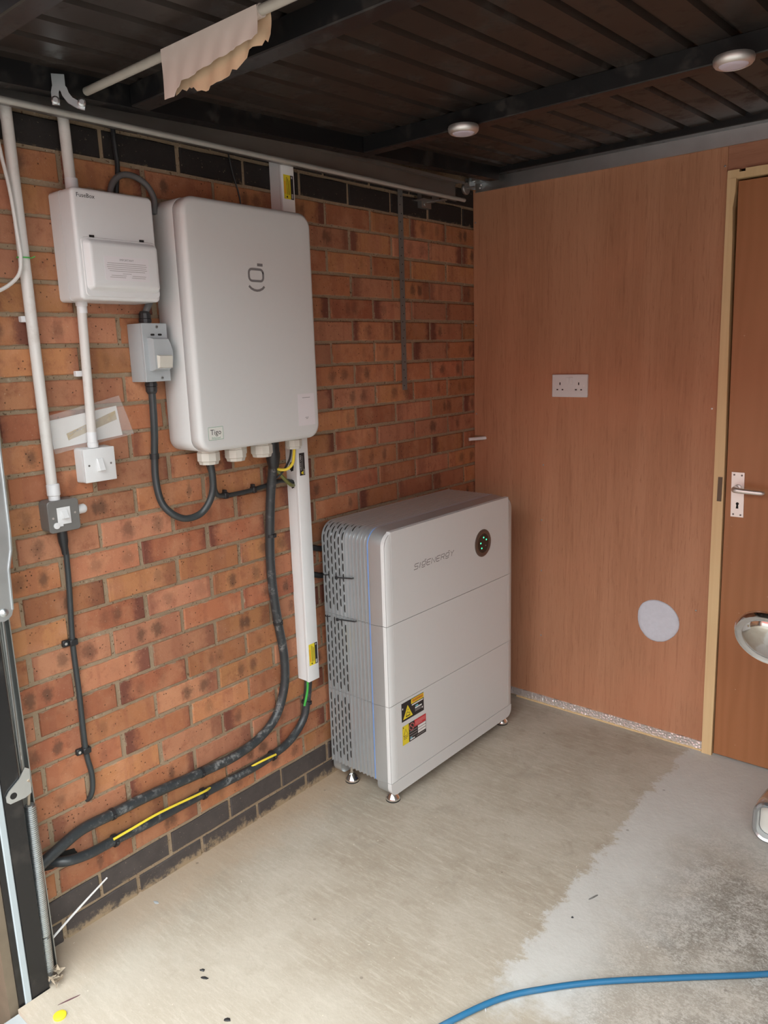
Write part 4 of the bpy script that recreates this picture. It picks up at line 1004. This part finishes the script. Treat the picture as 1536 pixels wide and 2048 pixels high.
for y in (-1.776, -1.643):
    fb.part('hinge_slot', B().box(0.1040, 0.1062, y - 0.006, y + 0.006, 1.8055, 1.8105), DARKHOLE, fc, 0)
fb.part('lettering', B().text('FuseBox', (0.1043, -1.8045, 1.8925), Y, Z, 0.0135, X*0.0002), PRINTK, smooth=0)
lab = fb.part('notice', B().rprism('x', [(0.1209, 0.0), (0.1213, 0.0)], (-1.760, -1.640, 1.709, 1.764), 0.005, 4), PAPER, fc, 0, label='printed notice headed IMPORTANT')
fb.part('lettering', B().text('IMPORTANT', (0.1213, -1.700, 1.7545), Y, Z, 0.0068, X*0.0002, 'CENTER'), LOGOGREY, fc, 0)
b = B()
for z, (a, c) in zip((1.748, 1.7435, 1.739, 1.7345, 1.730), ((-1.752, -1.648), (-1.754, -1.646), (-1.754, -1.648), (-1.752, -1.646), (-1.748, -1.652))): b.box(0.1213, 0.1215, a, c, z, z + 0.0014)
for z, (a, c) in zip((1.7245, 1.7200, 1.7200, 1.7158, 1.7158), ((-1.714, -1.690), (-1.744, -1.704), (-1.688, -1.650), (-1.748, -1.706), (-1.690, -1.652))): b.box(0.1213, 0.1215, a, c, z, z + 0.0013)
fb.part('notice_print', b, SOFTGREY, fc, 0)

# ================================================================ conduits, switches and small cables at the left
def clip(th, y, z, x=0.022):
    th.part('clip', B().rbox(0.001, 0.016, y - 0.0185, y + 0.0185, z - 0.007, z + 0.007, 0.0015, 1), PVCW)
c1 = Thing('conduit_pipe', (0.024, -1.905, 1.19), 'tall white conduit pipe at the far left down to the grey metal switch', 'conduit')
c1.part('pipe', B().cyl((0.024, -1.903, 1.22), (0.024, -1.905, 2.30), 0.0128, None, 18), PVC)
c1.part('coupling', B().lathe((0.026, -1.902, 1.190), Z, [(0, 0.0135), (0.012, 0.0135), (0.014, 0.0155), (0.040, 0.0155), (0.042, 0.0135)], 18), PVCW)
clip(c1, -1.905, 1.622); clip(c1, -1.905, 2.062)
c2 = Thing('conduit_pipe', (0.030, -1.770, 1.914), 'short white conduit pipe rising from the top of the fuse box', 'conduit')
c2.part('pipe', B().cyl((0.030, -1.772, 1.935), (0.030, -1.776, 2.30), 0.0128, None, 18), PVC)
c2.part('adaptor', B().lathe((0.030, -1.770, 1.914), Z, [(0, 0.018), (0.006, 0.018), (0.007, 0.0150), (0.033, 0.0150), (0.034, 0.0130)], 18), PVCW)
c3 = Thing('conduit_pipe', (0.025, -1.785, 1.308), 'white conduit pipe between the fuse box and the white light switch', 'conduit')
c3.part('pipe', B().cyl((0.026, -1.786, 1.33), (0.030, -1.779, 1.650), 0.0112, None, 18), PVC)
c3.part('coupling', B().lathe((0.026, -1.786, 1.308), Z, [(0, 0.0135), (0.012, 0.0135), (0.013, 0.0125), (0.038, 0.0122), (0.039, 0.0115)], 18), PVCW)
c3.part('adaptor', B().lathe((0.030, -1.778, 1.663), -Z, [(0, 0.014), (0.008, 0.014), (0.010, 0.0122), (0.026, 0.0122)], 18), PVCW)
clip(c3, -1.785, 1.492)
single('wire_tie', B().lathe((0.025, -1.905, 1.757), (0.05, 0.0, 1), [(0, 0.0135), (0, 0.0150), (0.003, 0.0150), (0.003, 0.0135)], 16).tube([(0.028, -1.889, 1.758), (0.034, -1.882, 1.762)], 0.0012, 6), GREENW, (0.025, -1.905, 1.757), 'thin green wire tie around the tall conduit pipe', 'tie')
single('cable', B().tube([(0.040, -1.952, 2.16), (0.038, -1.936, 1.994), (0.040, -1.925, 1.902), (0.042, -1.921, 1.807), (0.042, -1.920, 1.752), (0.040, -1.932, 1.713), (0.035, -1.975, 1.682), (0.03, -2.03, 1.672), (0.02, -2.09, 1.674)], 0.0042, 8, 5), PVC, (0.04, -1.92, 1.80), 'slim off-white cable drooping beside the tall conduit pipe', 'cable')
single('cable', B().tube([(0.012, -1.637, 2.25), (0.012, -1.634, 2.06), (0.012, -1.631, 2.00), (0.012, -1.640, 1.945), (0.012, -1.643, 1.905)], 0.0062, 8, 4), BLACKP, (0.012, -1.634, 2.0), 'black cable dropping behind the fuse box from above', 'cable')
single('cable', B().tube([(0.016, -1.668, 1.90), (0.020, -1.658, 1.948), (0.024, -1.634, 1.974), (0.026, -1.600, 1.978), (0.030, -1.566, 1.962), (0.034, -1.548, 1.930), (0.036, -1.5515, 1.890)], 0.0078, 10, 5), GREYCAB, (0.024, -1.61, 1.97), 'dark grey cable arching from fuse box to gateway cabinet', 'cable')
single('wire', B().tube([(0.006, -1.280, 2.16), (0.008, -1.262, 2.05), (0.012, -1.242, 1.975), (0.012, -1.236, 1.90)], 0.0022, 6, 4), BLACKP, (0.01, -1.25, 2.0), 'thin black wire slanting down behind the gateway cabinet', 'wire')

ls = Thing('light_switch', (0.0, -1.780, 1.222), 'white single light switch on a surface box under the short conduit', 'switch')
ls.part('back_box', B().rprism('x', [(0.001, -0.002), (0.034, 0.0)], (-1.823, -1.738, 1.222, 1.307), 0.004, 3), WPLASTIC)
lp = ls.part('face_plate', B().rbox(0.0345, 0.0425, -1.823, -1.738, 1.222, 1.307, 0.0018, 2), WPLASTIC)
rk_ = B().loft([[(0.0425, -1.790, 1.248), (0.0425, -1.772, 1.248), (0.0425, -1.772, 1.281), (0.0425, -1.790, 1.281)], [(0.0550, -1.788, 1.251), (0.0550, -1.774, 1.251), (0.0450, -1.774, 1.279), (0.0450, -1.788, 1.279)]])
ls.part('rocker', rk_, WPLASTIC, lp, 0)
for y in (-1.811, -1.751): ls.part('screw', B().lathe((0.0424, y, 1.265), X, [(0, 0.0028), (0.0004, 0.0028)], 10), GREYM, lp, 0)

ms = Thing('metal_switch', (0.0, -1.891, 1.114), 'grey metal-clad switched connection unit at the foot of the tall conduit', 'switch')
ms.part('back_box', B().rprism('x', [(0.001, 0.0), (0.036, 0.0)], (-1.931, -1.851, 1.113, 1.192), 0.012, 5), GREYM)
mp = ms.part('face_plate', B().rprism('x', [(0.0365, 0.0), (0.0425, 0.0), (0.0440, 0.0015)], (-1.931, -1.851, 1.113, 1.192), 0.009, 5), GREYM)
ms.part('module', B().rbox(0.0438, 0.0458, -1.909, -1.875, 1.132, 1.174, 0.0006, 1), WPLASTIC, mp, 0)
ms.part('rocker', B().loft([[(0.0458, -1.899, 1.146), (0.0458, -1.884, 1.146), (0.0458, -1.884, 1.168), (0.0458, -1.899, 1.168)], [(0.0570, -1.898, 1.148), (0.0570, -1.885, 1.148), (0.0475, -1.885, 1.167), (0.0475, -1.898, 1.167)]]), WPLASTIC, mp, 0)
ms.part('fuse_cap', B().lathe((0.0440, -1.913, 1.131), X, [(0, 0.0078), (0.0030, 0.0078), (0.0036, 0.006)], 20).box(0.0440, 0.0466, -1.913, -1.897, 1.128, 1.137), WPLASTIC, mp, 30)
for y, z in ((-1.9195, 1.150), (-1.8625, 1.156)): ms.part('screw', B().lathe((0.0439, y, z), X, [(0, 0.0028), (0.0008, 0.0028)], 10), SATIN, mp, 0)
ms.part('end_plug', B().tube([(0.026, -1.852, 1.158), (0.026, -1.850, 1.158), (0.026, -1.829, 1.1585), (0.026, -1.825, 1.1585)], [0.0090, 0.0120, 0.0120, 0.0090], 18), WPLASTIC, label='white round end plug')
ms.part('cable_boot', B().lathe((0.026, -1.893, 1.113), (-0.08, 0.06, -1), [(0, 0.012), (0.028, 0.012), (0.046, 0.0085), (0.062, 0.007)], 16), BLACKP, label='black cable boot')
bc = [(0.024, -1.889, 1.075), (0.020, -1.886, 1.045), (0.014, -1.886, 0.955), (0.012, -1.893, 0.817), (0.012, -1.892, 0.685), (0.012, -1.893, 0.587), (0.012, -1.892, 0.501), (0.013, -1.885, 0.445), (0.012, -1.886, 0.402), (0.003, -1.892, 0.371), (-0.016, -1.899, 0.358)]
single('cable', B().tube(bc, 0.0072, 10, 5), CABLE2, (0.012, -1.893, 0.70), 'black cable hanging straight down from the grey metal switch into the bricks', 'cable')
for y, z, lab in ((-1.900, 0.817, 'upper black clip on the cable below the grey metal switch'), (-1.899, 0.513, 'lower black clip on the cable below the grey metal switch')):
    t = Thing('cable_clip', (0.0, y, z), lab, 'cable clip', 'clips on the hanging black cable')
    t.part('saddle', B().rbox(0.001, 0.0215, y - 0.003, y + 0.018, z - 0.0085, z + 0.0085, 0.002, 1), BLACKP)
    t.part('lug', B().rbox(0.001, 0.012, y - 0.018, y - 0.002, z - 0.0085, z + 0.0085, 0.002, 1), BLACKP)
    t.part('screw', B().lathe((0.012, y - 0.0105, z), X, [(0, 0.0036), (0.001, 0.0036)], 12), SATIN, smooth=0)

# plastic bag of paperwork tucked behind the conduits
bg_ = Thing('document_bag', (0.008, -1.775, 1.30), 'clear plastic bag with folded papers tucked behind the conduit pipes', 'plastic bag')
def quad_sheet(b, x, c, th, nx=14, nz=6, wob=0.0015, sd=1):
    rr2 = random.Random(sd); P = []
    ph = [rr2.uniform(0, 6) for _ in range(4)]
    for k in range(nz + 1):
        for i in range(nx + 1):
            s_, t_ = i/nx, k/nz
            y = (c[0][0]*(1-s_) + c[1][0]*s_)*(1-t_) + (c[3][0]*(1-s_) + c[2][0]*s_)*t_
            z = (c[0][1]*(1-s_) + c[1][1]*s_)*(1-t_) + (c[3][1]*(1-s_) + c[2][1]*s_)*t_
            P.append((x + wob*(math.sin(9*s_ + 3*t_ + ph[0]) + math.sin(5*t_ + 15*s_ + ph[1])), y, z))
    m_ = len(P); Q = [(p[0] + th, p[1], p[2]) for p in P]; F = []
    w = nx + 1
    for k in range(nz):
        for i in range(nx):
            a = k*w + i; F.append((a, a+1, a+w+1, a+w)); F.append((m_+a, m_+a+w, m_+a+w+1, m_+a+1))
    edge = [i for i in range(w)] + [k*w + nx for k in range(1, nz + 1)] + [nz*w + i for i in range(nx - 1, -1, -1)] + [k*w for k in range(nz - 1, 0, -1)]
    for i in range(len(edge)):
        a, c_ = edge[i], edge[(i + 1) % len(edge)]; F.append((a, m_+a, m_+c_, c_))
    b.add(P + Q, F); return b
bg_.part('sheet', quad_sheet(B(), 0.0040, [(-1.883, 1.382), (-1.698, 1.406), (-1.688, 1.329), (-1.878, 1.312)], 0.0012, wob=0.0003), PRINTW, smooth=60)
pr = quad_sheet(B(), 0.0058, [(-1.842, 1.347), (-1.703, 1.394), (-1.700, 1.371), (-1.838, 1.330)], 0.0002, wob=0.0003)
bg_.part('folded_paper', pr, plain('buff_paper', (0.50, 0.42, 0.29), 0.8, 0, 0.25, 30), smooth=60)
b = B()
for k in range(9): b.prism((0.0064, -1.835 + 0.0095*k, 1.3435 + 0.0033*k), Y, Z, [(0, 0), (0.007, 0.0024), (0.007, 0.0048), (0, 0.0024)], X*0.0002)
bg_.part('print', b, SOFTGREY, smooth=0)
bg_.part('bag', quad_sheet(B(), 0.0072, [(-1.902, 1.391), (-1.688, 1.432), (-1.655, 1.329), (-1.877, 1.300)], 0.0003, 22, 10, 0.0011, 3), POLY, smooth=60)

# ================================================================ back wall fittings
so = Thing('double_socket', (0.448, 0.0, 1.328), 'white double power socket on the plywood wall', 'power socket')
sp0 = so.part('face_plate', B().rprism('y', [(-0.0005, 0.0), (-0.0070, 0.0), (-0.0090, 0.0020)], (0.3735, 0.5235, 1.3275, 1.4155), 0.003, 3), WPLASTIC)
for x in (0.4415, 0.4565): so.part('rocker', B().loft([[(x - 0.0062, -0.0090, 1.380), (x + 0.0062, -0.0090, 1.380), (x + 0.0062, -0.0090, 1.4035), (x - 0.0062, -0.0090, 1.4035)], [(x - 0.0058, -0.0105, 1.381), (x + 0.0058, -0.0105, 1.381), (x + 0.0058, -0.0125, 1.403), (x - 0.0058, -0.0125, 1.403)]]), WPLASTIC, sp0, 0)
for cx in (0.4085, 0.4875):
    b = B().box(cx - 0.0022, cx + 0.0022, -0.0093, -0.0089, 1.3745, 1.3845).box(cx - 0.0145, cx - 0.0075, -0.0093, -0.0089, 1.354, 1.3585).box(cx + 0.0075, cx + 0.0145, -0.0093, -0.0089, 1.354, 1.3585)
    so.part('pin_holes', b, DARKHOLE, sp0, 0)
for x in (0.3885, 0.5095):
    so.part('screw', B().lathe((x, -0.0088, 1.3715), -Y, [(0, 0.0034), (0.0006, 0.0034)], 12), SATIN, sp0, 0)

st2 = single('pipe_stub', B().tube([(0.058, 0.004, 1.1485), (0.046, -0.006, 1.147), (0.006, -0.052, 1.145)], [0.0075, 0.0075, 0.0075], 14), WPLASTIC, (0.046, 0, 1.147), 'short white plastic pipe stub poking out of the plywood corner', 'pipe')
tag(build('notch', B().box(0.003, 0.050, -0.0008, 0.002, 1.137, 1.1575), plain('raw_cut_edge', (0.30, 0.18, 0.10), 0.9), (0, 0, 0), wback, 0), 'notch cut around the pipe stub')
fl = B(); NP = 40; rim = []
rf = random.Random(4)
for k in range(NP):
    a = 2*math.pi*k/NP; rr3 = 1 + 0.03*math.sin(3*a + 1.0) + rf.uniform(-0.008, 0.008)
    rim.append((0.080*rr3*math.cos(a), 0.083*rr3*math.sin(a)))
def disc(sc, y): return [(0.8315 + p[0]*sc - 0.02*p[1]*sc, y, 0.4815 + p[1]*sc) for p in rim]
fl.loft([disc(1.0, 0.0), disc(1.0, -0.003), disc(0.96, -0.006), disc(0.80, -0.0065), disc(0.4, -0.0055), disc(0.02, -0.0052)])
single('fleece_disc', fl, FLEECE, (0.8315, 0, 0.40), 'round white fleece pad filling a hole in the plywood wall', 'fleece pad', smooth=60)

# ================================================================ door frame post, arm and spring at the left edge
po = Thing('door_frame_post', (0.09, -2.14, -0.10), 'black steel garage door post with pale seal strip at the left edge', 'door post')
po.part('post', B().rbox(0.030, 0.120, -2.154, -2.110, -0.10, 2.05, 0.002, 1), BLACKSTEEL, smooth=0)
po.part('seal_strip', B().rbox(0.030, 0.122, -2.170, -2.1545, -0.10, 2.05, 0.002, 1), plain('pale_seal_strip', (0.40, 0.46, 0.49), 0.45, 0, 0.05), smooth=0, label='pale blue-grey seal strip')
po.part('outer_flange', B().box(0.030, 0.118, -2.183, -2.1705, -0.10, 2.05), BLACKSTEEL, smooth=0)
po.part('timber_batten', B().box(0.010, 0.112, -2.205, -2.1835, -0.10, 2.05), TIMBER, smooth=0)
po.part('spring_channel', B().box(0.060, 0.0625, -2.1095, -2.070, 0.0, 1.30).box(0.0625, 0.086, -2.0725, -2.070, 0.0, 1.30), GALVD, smooth=0)
sl = B()
for k in range(9): sl.box(0.0862, 0.0866, -2.0880, -2.0845, 0.62 + 0.018*k, 0.630 + 0.018*k)
po.part('chain', B().tube([(0.088, -2.092, 0.56), (0.090, -2.087, 0.96)], 0.0028, 6).box(0.084, 0.0865, -2.0935, -2.084, 0.54, 0.97), GALVD, smooth=0)
for k in range(9): po.part('slot', B().box(0.0866, 0.0869, -2.0905, -2.0870, 0.60 + 0.020*k, 0.611 + 0.020*k), SATIN, smooth=0)

arm = Thing('lifting_arm', (0.14, -2.10, 0.96), 'bright galvanised lifting arm of the garage door at the left edge', 'lifting arm')
ap = [(-2.058, 1.48), (-2.062, 1.36), (-2.065, 1.163), (-2.068, 1.118), (-2.078, 1.078), (-2.0815, 0.985), (-2.086, 0.972), (-2.094, 0.965), (-2.104, 0.962), (-2.114, 0.965), (-2.122, 0.974), (-2.126, 0.99), (-2.126, 1.48)]
arm.part('plate', B().prism((0.138, 0, 0), Y, Z, ap, X*0.0025), GALV, smooth=0)
fl_ = [(-2.058, 1.48), (-2.062, 1.36), (-2.065, 1.163), (-2.068, 1.118), (-2.078, 1.078), (-2.0815, 0.985)]
b = B()
for i in range(len(fl_) - 1):
    a, c = fl_[i], fl_[i+1]
    b.loft([[(0.128, a[0], a[1]), (0.1440, a[0], a[1]), (0.1440, a[0] - 0.003, a[1]), (0.128, a[0] - 0.003, a[1])], [(0.128, c[0], c[1]), (0.1440, c[0], c[1]), (0.1440, c[0] - 0.003, c[1]), (0.128, c[0] - 0.003, c[1])]])
arm.part('flange', b, GALV, smooth=0)
for y, z in ((-2.102, 0.982), (-2.104, 1.145)):
    arm.part('rivet', B().lathe((0.1404, y, z), X, [(0, 0.0095), (0.002, 0.0095), (0.003, 0.007), (0.0055, 0.0055), (0.0065, 0.003)], 16), GALV)
arm.part('pivot_bracket', B().box(0.121, 0.1375, -2.112, -2.098, 0.97, 1.00), GALV, smooth=0)

ear = Thing('spring_hook_bracket', (0.12, -2.11, 0.53), 'galvanised bracket with a round eye hooked to the top of the spring', 'bracket')
ep = [(-2.148, 0.532), (-2.140, 0.524), (-2.104, 0.524), (-2.090, 0.530), (-2.088, 0.590), (-2.098, 0.598), (-2.114, 0.575), (-2.140, 0.556), (-2.148, 0.545)]
ear.part('plate', B().prism((0.1215, 0, 0), Y, Z, ep, X*0.003), GALV, smooth=0)
ear.part('eye', B().lathe((0.1245, -2.131, 0.541), X, [(0, 0.008), (0.0004, 0.008)], 18), DARKHOLE, smooth=0)
ear.part('hook', B().tube([(0.1235, -2.095, 0.565), (0.118, -2.088, 0.55), (0.106, -2.086, 0.53), (0.101, -2.088, 0.51), (0.099, -2.090, 0.488)], 0.0035, 8, 3), LEAF)

spn = Thing('coil_spring', (0.10, -2.096, 0.02), 'long galvanised coil spring beside the black door post', 'spring')
def helix(z0, z1, pitch, r, wr, y0, y1, seg=10, nw=5):
    turns = int((z1 - z0)/pitch); P = []
    for k in range(turns*seg + 1):
        a = 2*math.pi*k/seg; t = k/(turns*seg)
        P.append((0.101 + r*math.cos(a), y0 + (y1 - y0)*t + r*math.sin(a), z0 + (z1 - z0)*t))
    return B().tube(P, wr, nw)
spn.part('coil', helix(0.030, 0.128, 0.0050, 0.0115, 0.0023, -2.099, -2.097), GALV, smooth=60)
spn.part('coil', helix(0.131, 0.488, 0.0052, 0.0120, 0.0023, -2.097, -2.089), GALV, smooth=60)
spn.part('core', B().cyl((0.101, -2.099, 0.0), (0.101, -2.089, 0.488), 0.0095, None, 10), GREYM)

# dry leaf scraps and litter
lf = B(); rl_ = random.Random(9)
for k in range(16):
    c = Vector((0.118 + rl_.uniform(-0.012, 0.020), -2.088 + rl_.uniform(-0.018, 0.014), 0.006 + rl_.uniform(0, 0.045)*(1 - k/20)))
    a = [c + Vector((rl_.uniform(-0.012, 0.012), rl_.uniform(-0.012, 0.012), rl_.uniform(-0.006, 0.014))) for _ in range(4)]
    for q in a: q.z = max(q.z, 0.0008)
    lf.loft([a, [q + Vector((0.0008, 0, 0.0006)) for q in a]])
tag(build('leaf_litter', lf, LEAF, (0.12, -2.09, 0.0), None, 0), 'clump of dry leaf scraps at the foot of the spring', 'leaf litter', None, 'stuff')
zt = Thing('cable_tie', (0.05, -2.06, 0.085), 'loose white cable tie leaning against the foot of the brick wall', 'cable tie')
zt.part('strap', B().tube([(0.062, -2.066, 0.078), (0.045, -1.98, 0.104), (0.030, -1.885, 0.132)], [0.0030, 0.0030, 0.0022], 6, 4), WTIE)
zt.part('tie_head', B().rbox(0.056, 0.068, -2.078, -2.063, 0.070, 0.084, 0.002, 1), WTIE)

def crumb(name, x, y, sx, sy, h, mat, lab, rz=0.0):
    rr4 = random.Random(int(x*1000)); pts = []
    for k in range(8):
        a = 2*math.pi*k/8; q = 1 + rr4.uniform(-0.25, 0.25); pts.append((sx*q*math.cos(a), sy*q*math.sin(a)))
    ca, sa = math.cos(rz), math.sin(rz); R_ = lambda p, s_: (x + (p[0]*ca - p[1]*sa)*s_, y + (p[0]*sa + p[1]*ca)*s_)
    single(name, B().loft([[(*R_(p, 1), 0.0002) for p in pts], [(*R_(p, 0.95), h*0.6) for p in pts], [(*R_(p, 0.5), h) for p in pts]]), mat, (x, y, 0.0), lab, 'debris', 'bits lying on the floor')
crumb('plastic_scrap', 0.378, -1.840, 0.007, 0.004, 0.003, BLACKP, 'upper of two dark plastic scraps on the floor front left', 0.5)
crumb('plastic_scrap', 0.402, -1.852, 0.010, 0.004, 0.003, BLACKP, 'lower of two dark plastic scraps on the floor front left', 0.5)
crumb('plastic_scrap', 0.070, -1.770, 0.009, 0.005, 0.002, GREYP, 'small grey scrap on the floor near the white cable tie', 0.2)
crumb('plastic_scrap', 0.546, -1.895, 0.009, 0.005, 0.003, BLACKP, 'dark scrap at the bottom edge of the photo', 0.8)
crumb('wood_splinter', 1.041, -0.995, 0.020, 0.0025, 0.003, GREYM, 'thin dark splinter on the pale dusty strip', 1.25)
crumb('plastic_scrap', 1.030, -1.101, 0.003, 0.003, 0.003, BLACKP, 'tiny black crumb on the pale dusty strip', 0.0)
crumb('wood_splinter', 0.195, -2.097, 0.024, 0.0018, 0.002, plain('dark_twig', (0.10, 0.04, 0.05), 0.8), 'thin dark twig on the floor beside the door post', 1.3)
crumb('paint_chip', 1.00, -1.492, 0.014, 0.002, 0.002, PRINTW, 'curled white shaving beside the blue cable', -0.9)
single('yellow_cap', B().lathe((0.222, -2.136, 0.0), Z, [(0, 0.015), (0.004, 0.015), (0.006, 0.012)], 16), PRINTY, (0.222, -2.136, 0), 'small yellow plastic cap on the floor at the foot of the door post', 'cap')

# blue cable on the floor
single('blue_cable', B().tube([(0.90, -1.80, 0.0075), (0.93, -1.68, 0.0075), (0.963, -1.580, 0.0075), (1.019, -1.457, 0.0075), (1.085, -1.370, 0.0075), (1.183, -1.266, 0.0075), (1.330, -1.135, 0.0075), (1.494, -0.992, 0.0075), (1.62, -0.86, 0.0075), (1.75, -0.70, 0.0075)], 0.0072, 10, 6), BLUEC, (1.2, -1.26, 0.0), 'blue cable curving across the concrete floor', 'cable')

# chrome machine cut off by the right edge of the photograph
cm = Thing('chrome_machine', (1.46, -0.45, 0.0), 'chrome machine cut off by the right edge, domed shell above a rounded foot', 'machine')
sh = B(); prof = [(0.0, 0.001), (0.006, 0.045), (0.014, 0.070), (0.030, 0.085), (0.036, 0.088), (0.046, 0.086), (0.060, 0.070), (0.085, 0.040), (0.10, 0.010)]
sh.lathe((1.338, -0.52, 0.690), (0.10, 0.85, 0.42), [(h - 0.03, r) for h, r in prof], 36)
cm.part('domed_shell', sh, CHROME, smooth=60)
cm.part('shell_rim', B().lathe((1.338, -0.52, 0.690), (0.10, 0.85, 0.42), [(-0.012, 0.083), (-0.016, 0.092), (-0.006, 0.098), (0.006, 0.096), (0.010, 0.088)], 36), CHROME, smooth=60)
cm.part('bulb', B().lathe((1.370, -0.45, 0.455), Z, [(-0.030, 0.006), (-0.022, 0.022), (0.0, 0.030), (0.022, 0.022), (0.030, 0.006)], 20), CHROME, smooth=60)
ft_ = cm.part('foot_shell', B().rprism('y', [(-0.30, 0.030), (-0.33, 0.006), (-0.42, 0.0), (-0.455, 0.002), (-0.462, 0.010), (-0.458, 0.016), (-0.430, 0.018)], (1.312, 1.47, 0.004, 0.142), 0.045, 7), plain('cast_aluminium', (0.62, 0.66, 0.69), 0.22, 0.9, 0.08), smooth=50)
cm.part('foot_inset', B().rprism('y', [(-0.432, 0.019), (-0.428, 0.019)], (1.312, 1.47, 0.004, 0.142), 0.045, 6), plain('pale_inset', (0.62, 0.63, 0.58), 0.5), ft_, 30)
cm.part('frame_tube', B().tube([(1.42, -0.40, 0.07), (1.45, -0.40, 0.40), (1.44, -0.45, 0.62), (1.37, -0.49, 0.69)], 0.014, 10, 4), BLACKSTEEL)
cm.part('bulb_arm', B().cyl((1.372, -0.45, 0.455), (1.450, -0.415, 0.455), 0.009), CHROME)

# small prints made of several marks that cannot be picked apart singly
for ob in list(bpy.data.objects):
    if ob.type == 'MESH' and ob.parent and ob.name.split('.')[0] in ('label_print', 'sticker_print', 'notice_print', 'print', 'lettering', 'pictogram', 'pin_holes', 'emblem', 'keyhole'):
        ob['kind'] = 'stuff'
